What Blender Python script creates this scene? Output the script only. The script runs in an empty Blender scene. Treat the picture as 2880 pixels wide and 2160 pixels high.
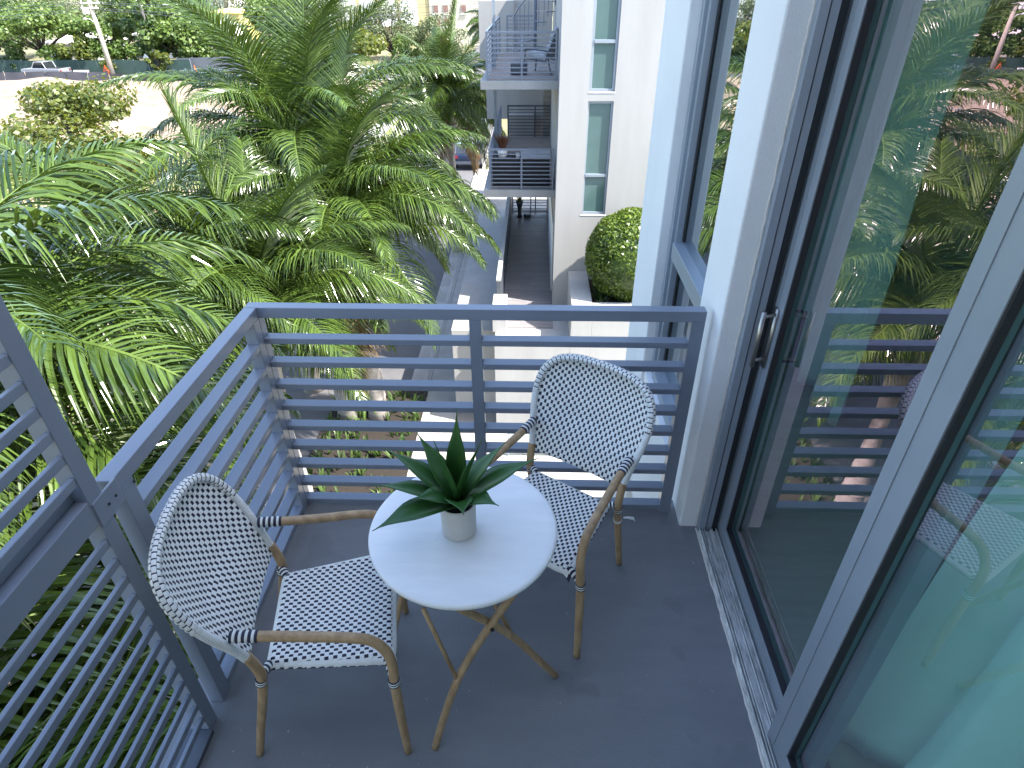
import bpy, math, random
import numpy as np
from mathutils import Vector, Matrix
R = math.radians
S = bpy.context.scene
COL = S.collection
random.seed(7)
rng = np.random.default_rng(7)

# ------------------------------------------------------------------ camera, sky, sun, exposure
cam = bpy.data.cameras.new('camera')
cam.sensor_width = 36.0
cam.lens = 36.0 * 1732.28 / 2880.0
cam.clip_start = 0.05
cam.clip_end = 2000.0
cam_o = bpy.data.objects.new('camera', cam)
COL.objects.link(cam_o)
pitch, yaw, roll = 0.589469, 0.0369217, -0.0073708
fwd = Vector((-math.sin(yaw) * math.cos(pitch), math.cos(yaw) * math.cos(pitch), -math.sin(pitch)))
rgt = Vector((math.cos(yaw), math.sin(yaw), 0))
upv = rgt.cross(fwd)
r2 = math.cos(roll) * rgt + math.sin(roll) * upv
u2 = -math.sin(roll) * rgt + math.cos(roll) * upv
cam_o.matrix_world = Matrix(((r2.x, u2.x, -fwd.x, 0), (r2.y, u2.y, -fwd.y, 0), (r2.z, u2.z, -fwd.z, 2.15), (0, 0, 0, 1)))
S.camera = cam_o

SUN = Vector((0.56, -0.19, 0.79)).normalized()
world = bpy.data.worlds.new('World')
S.world = world
world.use_nodes = True
wn = world.node_tree.nodes
sky = wn.new('ShaderNodeTexSky')
sky.sky_type = 'NISHITA'
sky.sun_disc = False
sky.sun_elevation = math.asin(SUN.z)
sky.sun_rotation = math.atan2(SUN.x, SUN.y)
sky.air_density = 1.0
sky.dust_density = 1.5
sky.ozone_density = 0.6
world.node_tree.links.new(sky.outputs[0], wn['Background'].inputs[0])
wn['Background'].inputs[1].default_value = 0.15
sun = bpy.data.lights.new('sun', 'SUN')
sun.energy = 3.7
sun.angle = R(0.55)
sun.color = (1.0, 0.955, 0.88)
sun_o = bpy.data.objects.new('sun', sun)
COL.objects.link(sun_o)
sun_o.rotation_euler = SUN.to_track_quat('Z', 'Y').to_euler()
S.view_settings.view_transform = 'Standard'
S.view_settings.look = 'None'
S.view_settings.gamma = 1.0
S.view_settings.use_curve_mapping = False
S.view_settings.exposure = 2.15
S.render.engine = 'CYCLES'
S.cycles.max_bounces = 10
S.cycles.transparent_max_bounces = 16

# ------------------------------------------------------------------ helpers
class MB:
    def __init__(s):
        s.v = []; s.f = []; s.m = []
    def add(s, vs, fs, m=0):
        o = len(s.v)
        s.v.extend([tuple(p) for p in vs])
        for f in fs:
            s.f.append(tuple(i + o for i in f)); s.m.append(m)
    def box(s, x0, x1, y0, y1, z0, z1, m=0):
        vs = [(x0, y0, z0), (x1, y0, z0), (x1, y1, z0), (x0, y1, z0), (x0, y0, z1), (x1, y0, z1), (x1, y1, z1), (x0, y1, z1)]
        s.add(vs, [(0, 3, 2, 1), (4, 5, 6, 7), (0, 1, 5, 4), (1, 2, 6, 5), (2, 3, 7, 6), (3, 0, 4, 7)], m)
        return s
    def prism(s, poly, axis, a, b, m=0):
        # poly: list of 2D points; axis 'y': (x,z) extruded along y ; 'z': (x,y) ; 'x': (y,z)
        n = len(poly)
        def p(q, t):
            return (q[0], t, q[1]) if axis == 'y' else ((q[0], q[1], t) if axis == 'z' else (t, q[0], q[1]))
        vs = [p(q, a) for q in poly] + [p(q, b) for q in poly]
        fs = [tuple(range(n)), tuple(range(2 * n - 1, n - 1, -1))]
        fs += [(i, i + n, (i + 1) % n + n, (i + 1) % n) for i in range(n)]
        s.add(vs, fs, m)
        return s
    def tube(s, pts, rad, n=10, m=0, cap=True, flat=1.0):
        pts = [Vector(p) for p in pts]
        k = len(pts)
        if not hasattr(rad, '__len__'): rad = [rad] * k
        T = []
        for i in range(k):
            d = pts[min(i + 1, k - 1)] - pts[max(i - 1, 0)]
            T.append(d.normalized() if d.length > 1e-9 else Vector((0, 0, 1)))
        a = Vector((0, 0, 1)) if abs(T[0].z) < 0.9 else Vector((1, 0, 0))
        N = (a - T[0] * a.dot(T[0])).normalized()
        vs = []
        for i in range(k):
            N = (N - T[i] * N.dot(T[i])).normalized()
            B = T[i].cross(N)
            for j in range(n):
                t = 2 * math.pi * j / n
                vs.append(pts[i] + N * (math.cos(t) * rad[i]) + B * (math.sin(t) * rad[i] * flat))
        fs = []
        for i in range(k - 1):
            for j in range(n):
                fs.append((i * n + j, i * n + (j + 1) % n, (i + 1) * n + (j + 1) % n, (i + 1) * n + j))
        if cap:
            fs.append(tuple(range(n - 1, -1, -1))); fs.append(tuple((k - 1) * n + j for j in range(n)))
        s.add(vs, fs, m)
        return s
    def lathe(s, prof, n=32, c=(0, 0, 0), m=0):
        vs = []; k = len(prof)
        for r, z in prof:
            for j in range(n):
                t = 2 * math.pi * j / n
                vs.append((c[0] + r * math.cos(t), c[1] + r * math.sin(t), c[2] + z))
        fs = []
        for i in range(k - 1):
            for j in range(n):
                fs.append((i * n + j, i * n + (j + 1) % n, (i + 1) * n + (j + 1) % n, (i + 1) * n + j))
        fs.append(tuple(range(n - 1, -1, -1))); fs.append(tuple((k - 1) * n + j for j in range(n)))
        s.add(vs, fs, m)
        return s
    def grid(s, P, nu, nv, m=0):
        vs = [P(i / nu, j / nv) for j in range(nv + 1) for i in range(nu + 1)]
        fs = [(j * (nu + 1) + i, j * (nu + 1) + i + 1, (j + 1) * (nu + 1) + i + 1, (j + 1) * (nu + 1) + i) for j in range(nv) for i in range(nu)]
        s.add(vs, fs, m)
        return s
    def mesh(s, name, mats, smooth=False):
        me = bpy.data.meshes.new(name)
        me.from_pydata(s.v, [], s.f)
        if not isinstance(mats, (list, tuple)): mats = [mats]
        for x in mats: me.materials.append(x)
        if len(mats) > 1: me.polygons.foreach_set('material_index', s.m)
        if smooth: me.polygons.foreach_set('use_smooth', [True] * len(s.f))
        me.update()
        return me
    def build(s, name, mats, parent=None, smooth=False, bevel=0, world=False):
        if world and parent is not None:
            l = parent.location
            s.v = [(p[0] - l[0], p[1] - l[1], p[2] - l[2]) for p in s.v]
        return link(name, s.mesh(name, mats, smooth), parent, bevel)

def link(name, me, parent=None, bevel=0):
    o = bpy.data.objects.new(name, me)
    COL.objects.link(o)
    if parent is not None: o.parent = parent
    if bevel:
        b = o.modifiers.new('edge', 'BEVEL'); b.width = bevel; b.segments = 2; b.limit_method = 'ANGLE'; b.angle_limit = R(40)
    return o

def tag(o, label=None, cat=None, group=None, kind=None):
    if label: o['label'] = label
    if cat: o['category'] = cat
    if group: o['group'] = group
    if kind: o['kind'] = kind
    return o

def thing(name, label, cat, loc=(0, 0, 0), rotz=0, group=None):
    o = bpy.data.objects.new(name, None)
    COL.objects.link(o)
    o.location = loc; o.rotation_euler = (0, 0, rotz); o.empty_display_size = 0.2
    return tag(o, label, cat, group)

def copy_tree(o, parent=None):
    c = o.copy(); COL.objects.link(c)
    if parent is not None: c.parent = parent
    for ch in list(o.children): copy_tree(ch, c)
    return c

def spline(pts, n):
    P = [Vector(p) for p in pts]
    P = [P[0] * 2 - P[1]] + P + [P[-1] * 2 - P[-2]]
    out = []
    for i in range(1, len(P) - 2):
        for k in range(n):
            t = k / n
            out.append(0.5 * ((2 * P[i]) + (P[i + 1] - P[i - 1]) * t + (2 * P[i - 1] - 5 * P[i] + 4 * P[i + 1] - P[i + 2]) * t * t + (3 * P[i] - P[i - 1] - 3 * P[i + 1] + P[i + 2]) * t ** 3))
    out.append(P[-2])
    return out

# ------------------------------------------------------------------ materials
def nt(name):
    m = bpy.data.materials.new(name); m.use_nodes = True
    t = m.node_tree
    return m, t, t.nodes, t.links, t.nodes['Principled BSDF']

def mat(name, c, rough=0.5, c2=None, scale=6.0, bump=0.0, bscale=60.0, metal=0.0, stretch=None, obj_var=0.0, detail=6, spec=0.5):
    m, t, n, l, b = nt(name)
    b.inputs['Roughness'].default_value = rough
    b.inputs['Metallic'].default_value = metal
    b.inputs['Specular IOR Level'].default_value = spec
    tc = n.new('ShaderNodeTexCoord')
    vec = tc.outputs['Object']
    if stretch:
        mp = n.new('ShaderNodeMapping'); mp.inputs['Scale'].default_value = stretch
        l.new(vec, mp.inputs['Vector']); vec = mp.outputs[0]
    if c2 is None: c2 = tuple(x * 0.86 for x in c)
    nz = n.new('ShaderNodeTexNoise'); nz.inputs['Scale'].default_value = scale; nz.inputs['Detail'].default_value = detail
    nz.inputs['Roughness'].default_value = 0.6
    l.new(vec, nz.inputs['Vector'])
    rp = n.new('ShaderNodeValToRGB')
    rp.color_ramp.elements[0].position = 0.35; rp.color_ramp.elements[0].color = (*c2, 1)
    rp.color_ramp.elements[1].position = 0.65; rp.color_ramp.elements[1].color = (*c, 1)
    l.new(nz.outputs['Fac'], rp.inputs['Fac'])
    out = rp.outputs['Color']
    if obj_var:
        oi = n.new('ShaderNodeObjectInfo')
        hs = n.new('ShaderNodeHueSaturation')
        mr = n.new('ShaderNodeMapRange'); mr.inputs['To Min'].default_value = 1 - obj_var; mr.inputs['To Max'].default_value = 1 + obj_var
        l.new(oi.outputs['Random'], mr.inputs['Value']); l.new(mr.outputs[0], hs.inputs['Value']); l.new(out, hs.inputs['Color'])
        out = hs.outputs['Color']
    l.new(out, b.inputs['Base Color'])
    if bump:
        nb = n.new('ShaderNodeTexNoise'); nb.inputs['Scale'].default_value = bscale; nb.inputs['Detail'].default_value = 5
        l.new(vec, nb.inputs['Vector'])
        bp = n.new('ShaderNodeBump'); bp.inputs['Strength'].default_value = bump; bp.inputs['Distance'].default_value = 0.01
        l.new(nb.outputs['Fac'], bp.inputs['Height']); l.new(bp.outputs[0], b.inputs['Normal'])
    return m

def leaf_mat(name, c1, c2, rough=0.35, trans=0.3, tcol=(0.2, 0.3, 0.03), scale=1.3, dead=False):
    m, t, n, l, b = nt(name)
    b.inputs['Roughness'].default_value = rough
    tc = n.new('ShaderNodeTexCoord')
    nz = n.new('ShaderNodeTexNoise'); nz.inputs['Scale'].default_value = scale; nz.inputs['Detail'].default_value = 3
    l.new(tc.outputs['Object'], nz.inputs['Vector'])
    geo = n.new('ShaderNodeNewGeometry')
    ad = n.new('ShaderNodeMath'); ad.operation = 'MULTIPLY_ADD'; ad.inputs[1].default_value = 0.5
    l.new(geo.outputs['Random Per Island'], ad.inputs[0]); 
    mu = n.new('ShaderNodeMath'); mu.operation = 'MULTIPLY'; mu.inputs[1].default_value = 0.6
    l.new(nz.outputs['Fac'], mu.inputs[0]); l.new(mu.outputs[0], ad.inputs[2])
    rp = n.new('ShaderNodeValToRGB')
    rp.color_ramp.elements[0].position = 0.25; rp.color_ramp.elements[0].color = (*c1, 1)
    rp.color_ramp.elements[1].position = 0.8; rp.color_ramp.elements[1].color = (*c2, 1)
    if dead:
        e3 = rp.color_ramp.elements.new(0.92); e3.color = (*c2, 1)
        e4 = rp.color_ramp.elements.new(0.96); e4.color = (0.26, 0.19, 0.08, 1)
    l.new(ad.outputs[0], rp.inputs['Fac']); l.new(rp.outputs[0], b.inputs['Base Color'])
    tr = n.new('ShaderNodeBsdfTranslucent'); tr.inputs['Color'].default_value = (*tcol, 1)
    mx = n.new('ShaderNodeMixShader'); mx.inputs[0].default_value = trans
    l.new(b.outputs[0], mx.inputs[1]); l.new(tr.outputs[0], mx.inputs[2])
    l.new(mx.outputs[0], n['Material Output'].inputs['Surface'])
    return m

def glass_mat(name, f0, tint, refl):
    m, t, n, l, b = nt(name)
    n.remove(b)
    g = n.new('ShaderNodeNewGeometry')
    dt = n.new('ShaderNodeVectorMath'); dt.operation = 'DOT_PRODUCT'
    l.new(g.outputs['Incoming'], dt.inputs[0]); l.new(g.outputs['Normal'], dt.inputs[1])
    ab = n.new('ShaderNodeMath'); ab.operation = 'ABSOLUTE'; l.new(dt.outputs['Value'], ab.inputs[0])
    om = n.new('ShaderNodeMath'); om.operation = 'SUBTRACT'; om.inputs[0].default_value = 1.0; l.new(ab.outputs[0], om.inputs[1])
    pw = n.new('ShaderNodeMath'); pw.operation = 'POWER'; pw.inputs[1].default_value = 5.0; l.new(om.outputs[0], pw.inputs[0])
    ma = n.new('ShaderNodeMath'); ma.operation = 'MULTIPLY_ADD'; ma.inputs[1].default_value = 1 - f0; ma.inputs[2].default_value = f0
    l.new(pw.outputs[0], ma.inputs[0])
    # the coated outer side mirrors; leaving through the far side of the pane does not mirror again
    bf = n.new('ShaderNodeMath'); bf.operation = 'SUBTRACT'; bf.inputs[0].default_value = 1.0; l.new(g.outputs['Backfacing'], bf.inputs[1])
    fm = n.new('ShaderNodeMath'); fm.operation = 'MULTIPLY'; l.new(ma.outputs[0], fm.inputs[0]); l.new(bf.outputs[0], fm.inputs[1]); ma = fm
    tr = n.new('ShaderNodeBsdfTransparent'); tr.inputs[0].default_value = (*tint, 1)
    gl = n.new('ShaderNodeBsdfGlossy'); gl.inputs['Roughness'].default_value = 0.0; gl.inputs[0].default_value = (*refl, 1)
    mx = n.new('ShaderNodeMixShader')
    l.new(ma.outputs[0], mx.inputs[0]); l.new(tr.outputs[0], mx.inputs[1]); l.new(gl.outputs[0], mx.inputs[2])
    l.new(mx.outputs[0], n['Material Output'].inputs['Surface'])
    return m

M = {}
M['rail'] = mat('rail_paint', (0.195, 0.222, 0.275), 0.30, (0.182, 0.208, 0.258), 3.0, 0.04, 250)
M['floor'] = mat('floor_paint', (0.195, 0.20, 0.212), 0.55, (0.165, 0.17, 0.182), 2.2, 0.25, 90, stretch=(1, 3, 1))
def speckle(m, scale, lo, c, fac=0.6):
    t = m.node_tree; n, l = t.nodes, t.links; b = n['Principled BSDF']
    src = b.inputs['Base Color'].links[0].from_socket
    tc = n.new('ShaderNodeTexCoord'); nz = n.new('ShaderNodeTexNoise'); nz.inputs['Scale'].default_value = scale; nz.inputs['Detail'].default_value = 2
    l.new(tc.outputs['Object'], nz.inputs['Vector'])
    mr = n.new('ShaderNodeMapRange'); mr.inputs['From Min'].default_value = lo; mr.inputs['From Max'].default_value = lo + 0.03; mr.inputs['To Max'].default_value = fac
    l.new(nz.outputs['Fac'], mr.inputs['Value'])
    mx = n.new('ShaderNodeMix'); mx.data_type = 'RGBA'
    l.new(mr.outputs[0], mx.inputs[0]); l.new(src, mx.inputs[6]); mx.inputs[7].default_value = (*c, 1)
    l.new(mx.outputs[2], b.inputs['Base Color'])
speckle(M['floor'], 55, 0.735, (0.42, 0.42, 0.42))
speckle(M['floor'], 4.5, 0.62, (0.135, 0.14, 0.15), 0.45)
M['stucco'] = mat('white_stucco', (0.74, 0.74, 0.74), 0.85, (0.68, 0.68, 0.68), 1.2, 0.25, 220)
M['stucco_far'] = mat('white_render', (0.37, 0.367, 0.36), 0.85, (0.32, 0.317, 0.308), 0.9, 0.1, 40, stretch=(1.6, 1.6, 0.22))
M['alu'] = mat('grey_aluminium', (0.30, 0.34, 0.39), 0.38, (0.27, 0.31, 0.36), 4, metal=0.25)
M['track'] = mat('worn_track', (0.74, 0.75, 0.73), 0.4, (0.34, 0.35, 0.34), 14, 0.1, 60, metal=0.0, stretch=(6, 1, 1))
M['black'] = mat('black_rubber', (0.012, 0.013, 0.016), 0.6)
M['steel'] = mat('brushed_steel', (0.42, 0.40, 0.36), 0.3, metal=0.9)
M['glass'] = glass_mat('tinted_door_glass', 0.36, (0.80, 1.0, 0.955), (1.0, 0.80, 0.93))
M['glass2'] = glass_mat('window_glass', 0.42, (0.55, 0.68, 0.66), (0.95, 0.98, 1.0))
M['frost'] = mat('frosted_green_pane', (0.085, 0.145, 0.14), 0.12, (0.075, 0.13, 0.12), 2.0, spec=0.9)
M['curtain'] = mat('curtain_cloth', (0.86, 0.87, 0.86), 0.9, (0.83, 0.84, 0.83), 5)
M['roomwall'] = mat('room_wall', (0.78, 0.77, 0.75), 0.9)
M['roomfloor'] = mat('room_floor_tile', (0.58, 0.56, 0.42), 0.5, (0.48, 0.46, 0.34), 3, stretch=(1, 6, 1))
M['navy'] = mat('navy_strand', (0.012, 0.016, 0.045), 0.45)
M['white_strand'] = mat('white_strand', (0.80, 0.80, 0.78), 0.35, (0.74, 0.745, 0.73), 40)
M['wood'] = mat('bamboo_look_wood', (0.47, 0.315, 0.17), 0.42, (0.31, 0.195, 0.10), 9, 0.08, 40, stretch=(5, 5, 1.2))
M['tabletop'] = mat('table_stone', (0.83, 0.83, 0.82), 0.42, (0.765, 0.765, 0.76), 4, 0.08, 30, stretch=(1, 4, 1))
speckle(M['tabletop'], 11, 0.70, (0.62, 0.62, 0.63), 0.55)
M['ceramic'] = mat('pot_ceramic', (0.62, 0.585, 0.55), 0.55, (0.55, 0.52, 0.485), 18, 0.05, 60)
M['soil'] = mat('dark_soil', (0.03, 0.022, 0.016), 0.95, (0.012, 0.01, 0.008), 25, 0.6, 40)
M['agave'] = leaf_mat('agave_leaf', (0.012, 0.060, 0.018), (0.050, 0.155, 0.026), 0.38, 0.12, (0.05, 0.2, 0.03), 9)
M['palm'] = leaf_mat('palm_leaflet', (0.008, 0.022, 0.006), (0.086, 0.138, 0.026), 0.18, 0.09, (0.2, 0.31, 0.03), dead=True)
M['dry'] = leaf_mat('dry_palm_leaflet', (0.10, 0.065, 0.03), (0.24, 0.17, 0.085), 0.6, 0.1, (0.3, 0.2, 0.08))
M['rachis'] = mat('palm_rachis', (0.10, 0.15, 0.028), 0.35, (0.06, 0.10, 0.018), 3)
M['shaft'] = mat('palm_crownshaft', (0.12, 0.22, 0.045), 0.35, (0.07, 0.14, 0.03), 3)
M['bark'] = mat('palm_trunk_bark', (0.34, 0.31, 0.28), 0.9, (0.22, 0.20, 0.18), 1.6, 0.5, 12, stretch=(1, 1, 6))
M['tbark'] = mat('tree_bark', (0.10, 0.08, 0.06), 0.95, (0.05, 0.04, 0.03), 3)
M['hedge'] = leaf_mat('hedge_leaf', (0.020, 0.050, 0.010), (0.14, 0.20, 0.028), 0.35, 0.25, (0.25, 0.36, 0.03), 3)
M['leaf_a'] = leaf_mat('tree_leaf_green', (0.045, 0.090, 0.018), (0.13, 0.19, 0.040), 0.5, 0.25, (0.16, 0.25, 0.03), 0.6)
M['leaf_b'] = leaf_mat('tree_leaf_dark', (0.028, 0.062, 0.016), (0.085, 0.135, 0.032), 0.45, 0.25, (0.12, 0.2, 0.03), 0.6)
M['leaf_c'] = leaf_mat('tree_leaf_grey', (0.060, 0.085, 0.036), (0.15, 0.18, 0.08), 0.6, 0.25, (0.16, 0.2, 0.06), 0.6)
M['leaf_y'] = leaf_mat('tree_leaf_yellow', (0.022, 0.048, 0.011), (0.115, 0.140, 0.024), 0.45, 0.3, (0.3, 0.32, 0.03), 1.0)
M['grass'] = leaf_mat('weed_blades', (0.06, 0.10, 0.02), (0.20, 0.22, 0.06), 0.6, 0.3, (0.25, 0.28, 0.05), 0.4)
M['asphalt'] = mat('street_asphalt', (0.115, 0.112, 0.115), 0.9, (0.085, 0.083, 0.087), 0.7, 0.3, 30)
M['concrete'] = mat('pavement_concrete', (0.36, 0.34, 0.32), 0.9, (0.28, 0.265, 0.25), 0.8, 0.2, 30)
M['ground'] = mat('dry_ground', (0.22, 0.19, 0.115), 0.95, (0.085, 0.10, 0.035), 0.12, 0.3, 8)
M['dirt'] = mat('tan_dirt', (0.42, 0.33, 0.22), 0.95, (0.30, 0.235, 0.15), 0.35, 0.4, 6)
M['verge'] = mat('verge_grass', (0.20, 0.20, 0.055), 0.95, (0.12, 0.14, 0.035), 0.6, 0.5, 20)

def sand_mat():
    m, t, n, l, b = nt('pale_sand')
    b.inputs['Roughness'].default_value = 0.95
    tc = n.new('ShaderNodeTexCoord')
    mp = n.new('ShaderNodeMapping'); mp.inputs['Scale'].default_value = (0.55, 1.6, 1.0); mp.inputs['Rotation'].default_value = (0, 0, 0.35)
    l.new(tc.outputs['Object'], mp.inputs['Vector'])
    nz = n.new('ShaderNodeTexNoise'); nz.inputs['Scale'].default_value = 0.45; nz.inputs['Detail'].default_value = 9; nz.inputs['Roughness'].default_value = 0.62; nz.inputs['Distortion'].default_value = 1.4
    l.new(mp.outputs[0], nz.inputs['Vector'])
    rp = n.new('ShaderNodeValToRGB')
    rp.color_ramp.elements[0].position = 0.36; rp.color_ramp.elements[0].color = (0.16, 0.12, 0.085, 1)
    rp.color_ramp.elements[1].position = 0.50; rp.color_ramp.elements[1].color = (0.275, 0.21, 0.15, 1)
    l.new(nz.outputs['Fac'], rp.inputs['Fac'])
    sp = n.new('ShaderNodeSeparateXYZ'); l.new(tc.outputs['Object'], sp.inputs[0])
    n2 = n.new('ShaderNodeTexNoise'); n2.inputs['Scale'].default_value = 0.22; n2.inputs['Detail'].default_value = 6
    l.new(tc.outputs['Object'], n2.inputs['Vector'])
    a1 = n.new('ShaderNodeMath'); a1.operation = 'MULTIPLY_ADD'; a1.inputs[1].default_value = 16.0; l.new(n2.outputs['Fac'], a1.inputs[0]); l.new(sp.outputs['Y'], a1.inputs[2])
    mr = n.new('ShaderNodeMapRange'); mr.inputs['From Min'].default_value = 50.0; mr.inputs['From Max'].default_value = 55.5
    l.new(a1.outputs[0], mr.inputs['Value'])
    mx = n.new('ShaderNodeMix'); mx.data_type = 'RGBA'
    l.new(mr.outputs[0], mx.inputs[0]); mx.inputs[6].default_value = (0.20, 0.19, 0.07, 1); l.new(rp.outputs[0], mx.inputs[7])
    l.new(mx.outputs[2], b.inputs['Base Color'])
    bp = n.new('ShaderNodeBump'); bp.inputs['Strength'].default_value = 1.0; bp.inputs['Distance'].default_value = 0.22
    l.new(nz.outputs['Fac'], bp.inputs['Height']); l.new(bp.outputs[0], b.inputs['Normal'])
    return m
M['sand'] = sand_mat()
M['fabric_black'] = mat('silt_fabric', (0.035, 0.035, 0.045), 0.8)
M['screen_green'] = mat('green_windscreen', (0.030, 0.062, 0.055), 0.8, (0.022, 0.047, 0.043), 1.5)
M['pole'] = mat('weathered_pole', (0.42, 0.37, 0.31), 0.9, (0.32, 0.28, 0.24), 2, stretch=(1, 1, .2))
M['white_paint'] = mat('white_paint', (0.78, 0.78, 0.77), 0.6)
M['orange'] = mat('orange_sign_face', (0.85, 0.13, 0.015), 0.5)
M['silver'] = mat('silver_paint', (0.42, 0.43, 0.46), 0.3, metal=0.5)
M['carblack'] = mat('black_car_paint', (0.015, 0.016, 0.022), 0.2)
M['carred'] = mat('red_car_paint', (0.22, 0.02, 0.035), 0.25)
M['carwhite'] = mat('white_car_paint', (0.7, 0.72, 0.74), 0.25)
M['carblue'] = mat('blue_car_paint', (0.012, 0.02, 0.045), 0.2)
M['carglass'] = mat('car_glass', (0.02, 0.025, 0.03), 0.05, spec=1.0)
M['sky_sheen'] = mat('car_roof_sky_sheen', (0.35, 0.45, 0.60), 0.15, spec=1.0)  # gleam of the sky painted into the roof colour of dark cars
M['roof_grey'] = mat('grey_shingle', (0.40, 0.385, 0.38), 0.9, (0.33, 0.32, 0.315), 2)
M['roof_white'] = mat('pale_shingle', (0.62, 0.57, 0.54), 0.9, (0.52, 0.48, 0.46), 2)
M['yellow'] = mat('yellow_render', (0.78, 0.62, 0.20), 0.9)
M['cream'] = mat('cream_render', (0.52, 0.42, 0.22), 0.9, (0.48, 0.39, 0.2), 0.4)
M['cream_white'] = mat('cream_white_render', (0.55, 0.50, 0.40), 0.9)
M['shutter'] = mat('red_shutter', (0.24, 0.13, 0.11), 0.7)
M['darkwin'] = mat('dark_window', (0.03, 0.035, 0.04), 0.1, spec=0.8)
M['plank'] = mat('grey_wood_tile', (0.235, 0.22, 0.225), 0.5, (0.165, 0.155, 0.16), 1.2, stretch=(0.8, 9, 1), obj_var=0.10)
M['deck'] = mat('balcony_deck', (0.34, 0.29, 0.26), 0.7, (0.25, 0.215, 0.19), 2, stretch=(1, 5, 1))
M['dark_rail'] = mat('dark_rail_paint', (0.075, 0.085, 0.105), 0.45)
M['cushion'] = mat('grey_cushion', (0.42, 0.43, 0.46), 0.9)
M['brown_stem'] = leaf_mat('rusty_foliage', (0.10, 0.035, 0.02), (0.20, 0.09, 0.04), 0.6, 0.2, (0.2, 0.08, 0.03), 6)

GZ = -8.7

# ------------------------------------------------------------------ setting
def sheet(name, poly, z, m, kind='structure'):
    b = MB(); b.add([(x, y, z) for x, y in poly], [tuple(range(len(poly)))])
    o = b.build(name, m); o['kind'] = kind
    return o
def rect(x0, x1, y0, y1): return [(x0, y0), (x1, y0), (x1, y1), (x0, y1)]

sheet('ground', rect(-900, 900, -300, 1500), GZ, M['ground'])
sheet('bare_lot', [(-13.5, 6), (-13.5, 45), (-70, 45), (-70, 6)], GZ + 0.004, M['dirt'])
def sand_h(x, y):
    e = max(0.0, min(1, (-14.5 - x) / 3.0, (x + 74) / 6, (y - 37.0) / 6, (81.0 - y) / 3))
    h = 0.55 + 0.32 * math.sin(x * 0.21 + 1.0) * math.cos(y * 0.17) + 0.13 * math.sin(x * 0.7 + y * 0.45) + 0.07 * math.sin(y * 1.7 + math.sin(x * .5) * 2.2)
    return GZ + 0.02 + e * h
MB().grid(lambda u, v: (-74 + 60 * u, 37 + 44.6 * v, sand_h(-74 + 60 * u, 37 + 44.6 * v)), 120, 110).build('sand_lot', M['sand'], smooth=True)['kind'] = 'structure'
sheet('street', [(-10.4, -60), (-3.4, -60), (-3.4, 140), (-10.4, 140)], GZ + 0.008, M['asphalt'])
sheet('cross_street', rect(-160, 60, 82.8, 87.3), GZ + 0.012, M['asphalt'])
sheet('verge', [(-12.0, -60), (-10.55, -60), (-10.55, 81), (-12.0, 81)], GZ + 0.10, M['verge'])
b = MB(); b.box(-10.55, -10.4, -60, 82, GZ, GZ + 0.13); b.box(-3.4, -3.25, -60, 120, GZ, GZ + 0.13); b.box(-160, -11, 82.0, 82.6, GZ, GZ + 0.13)
b.build('kerb', M['concrete'], bevel=0.02)['kind'] = 'structure'
# far pavement of concrete slabs, and the pavement under the building with joints
pv = bpy.data.objects.new('pavement', None); COL.objects.link(pv); pv.location = (-12.8, 20, GZ); pv['kind'] = 'structure'
slab = MB().box(-0.75, 0.75, -0.74, 0.74, 0.0, 0.11).mesh('paving_slab', M['concrete'])
for i in range(36):
    o = link('paving_slab', slab, pv); o.location = (random.uniform(-.004, .004), -4.5 + i * 1.5, random.uniform(-.004, .004))
pv2 = bpy.data.objects.new('pavement', None); COL.objects.link(pv2); pv2.location = (-2.6, 15, GZ); pv2['kind'] = 'structure'
slab2 = MB().box(-0.555, 0.445, -0.745, 0.745, 0.0, 0.12).mesh('paving_slab', M['concrete'])
slab3 = MB().box(-1.19, -0.57, -0.745, 0.745, 0.0, 0.12).mesh('paving_slab', M['concrete'])
for i in range(24):
    for me in (slab2, slab3):
        if me is slab3 and -9 + i * 1.5 < 0.4: continue
        o = link('paving_slab', me, pv2); o.location = (0, -9 + i * 1.5, random.uniform(-.006, .006))
sheet('planting_bed', [(-3.8, 1), (-3.17, 1), (-3.17, 15.6), (-5.9, 15.6), (-5.9, 1)], GZ + 0.135, M['soil'])

# ------------------------------------------------------------------ our building
apt = thing('apartment_building', 'white stucco apartment building carrying the grey balcony and its sliding glass door', 'building', (3.0, 0, GZ))
W = dict(parent=apt, world=True)
MB().box(0.98, 9, -12, 3.94, GZ, -0.30).build('lower_wall', M['stucco'], **W)
MB().box(0.70, 0.98, 2.043, 2.345, -2.9, 2.93).build('pilaster', M['stucco'], bevel=0.008, **W)
MB().box(0.70, 0.978, 3.315, 3.94, -2.9, 2.93).build('pilaster', M['stucco'], bevel=0.008, **W)
MB().box(0.72, 0.975, 2.345, 3.315, -0.9, 0.05).build('spandrel', M['stucco'], **W)
MB().box(0.70, 0.976, -12, 3.94, -2.97, -2.90).build('ledge', M['stucco'], **W)
MB().box(0.80, 0.974, -12, 2.04, -2.90, -0.26).build('wall', M['stucco'], **W)
MB().box(0.66, 9.1, -12, 4.0, 2.95, 4.25).build('sun_block_parapet', M['stucco'], **W)  # roof with unseen parapet, raised to keep sun off screen and railing
MB().box(0.78, 0.97, -12, 2.04, 2.47, 2.71).build('lintel', M['stucco'], **W)
MB().box(0.775, 0.97, -12, -1.2, 0.02, 2.46).build('wall', M['stucco'], **W)
MB().box(-1.3, 0.77, -3.2, -3.0, -0.2, 2.71).build('wall', M['stucco'], **W)  # unseen end wall, added to block light from behind
MB().box(-1.35, 0.655, -12, 0.45, 2.72, 2.947).build('light_cut_soffit', M['stucco'], **W)  # unseen overhang, added to darken the inner faces of the railing
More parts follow.
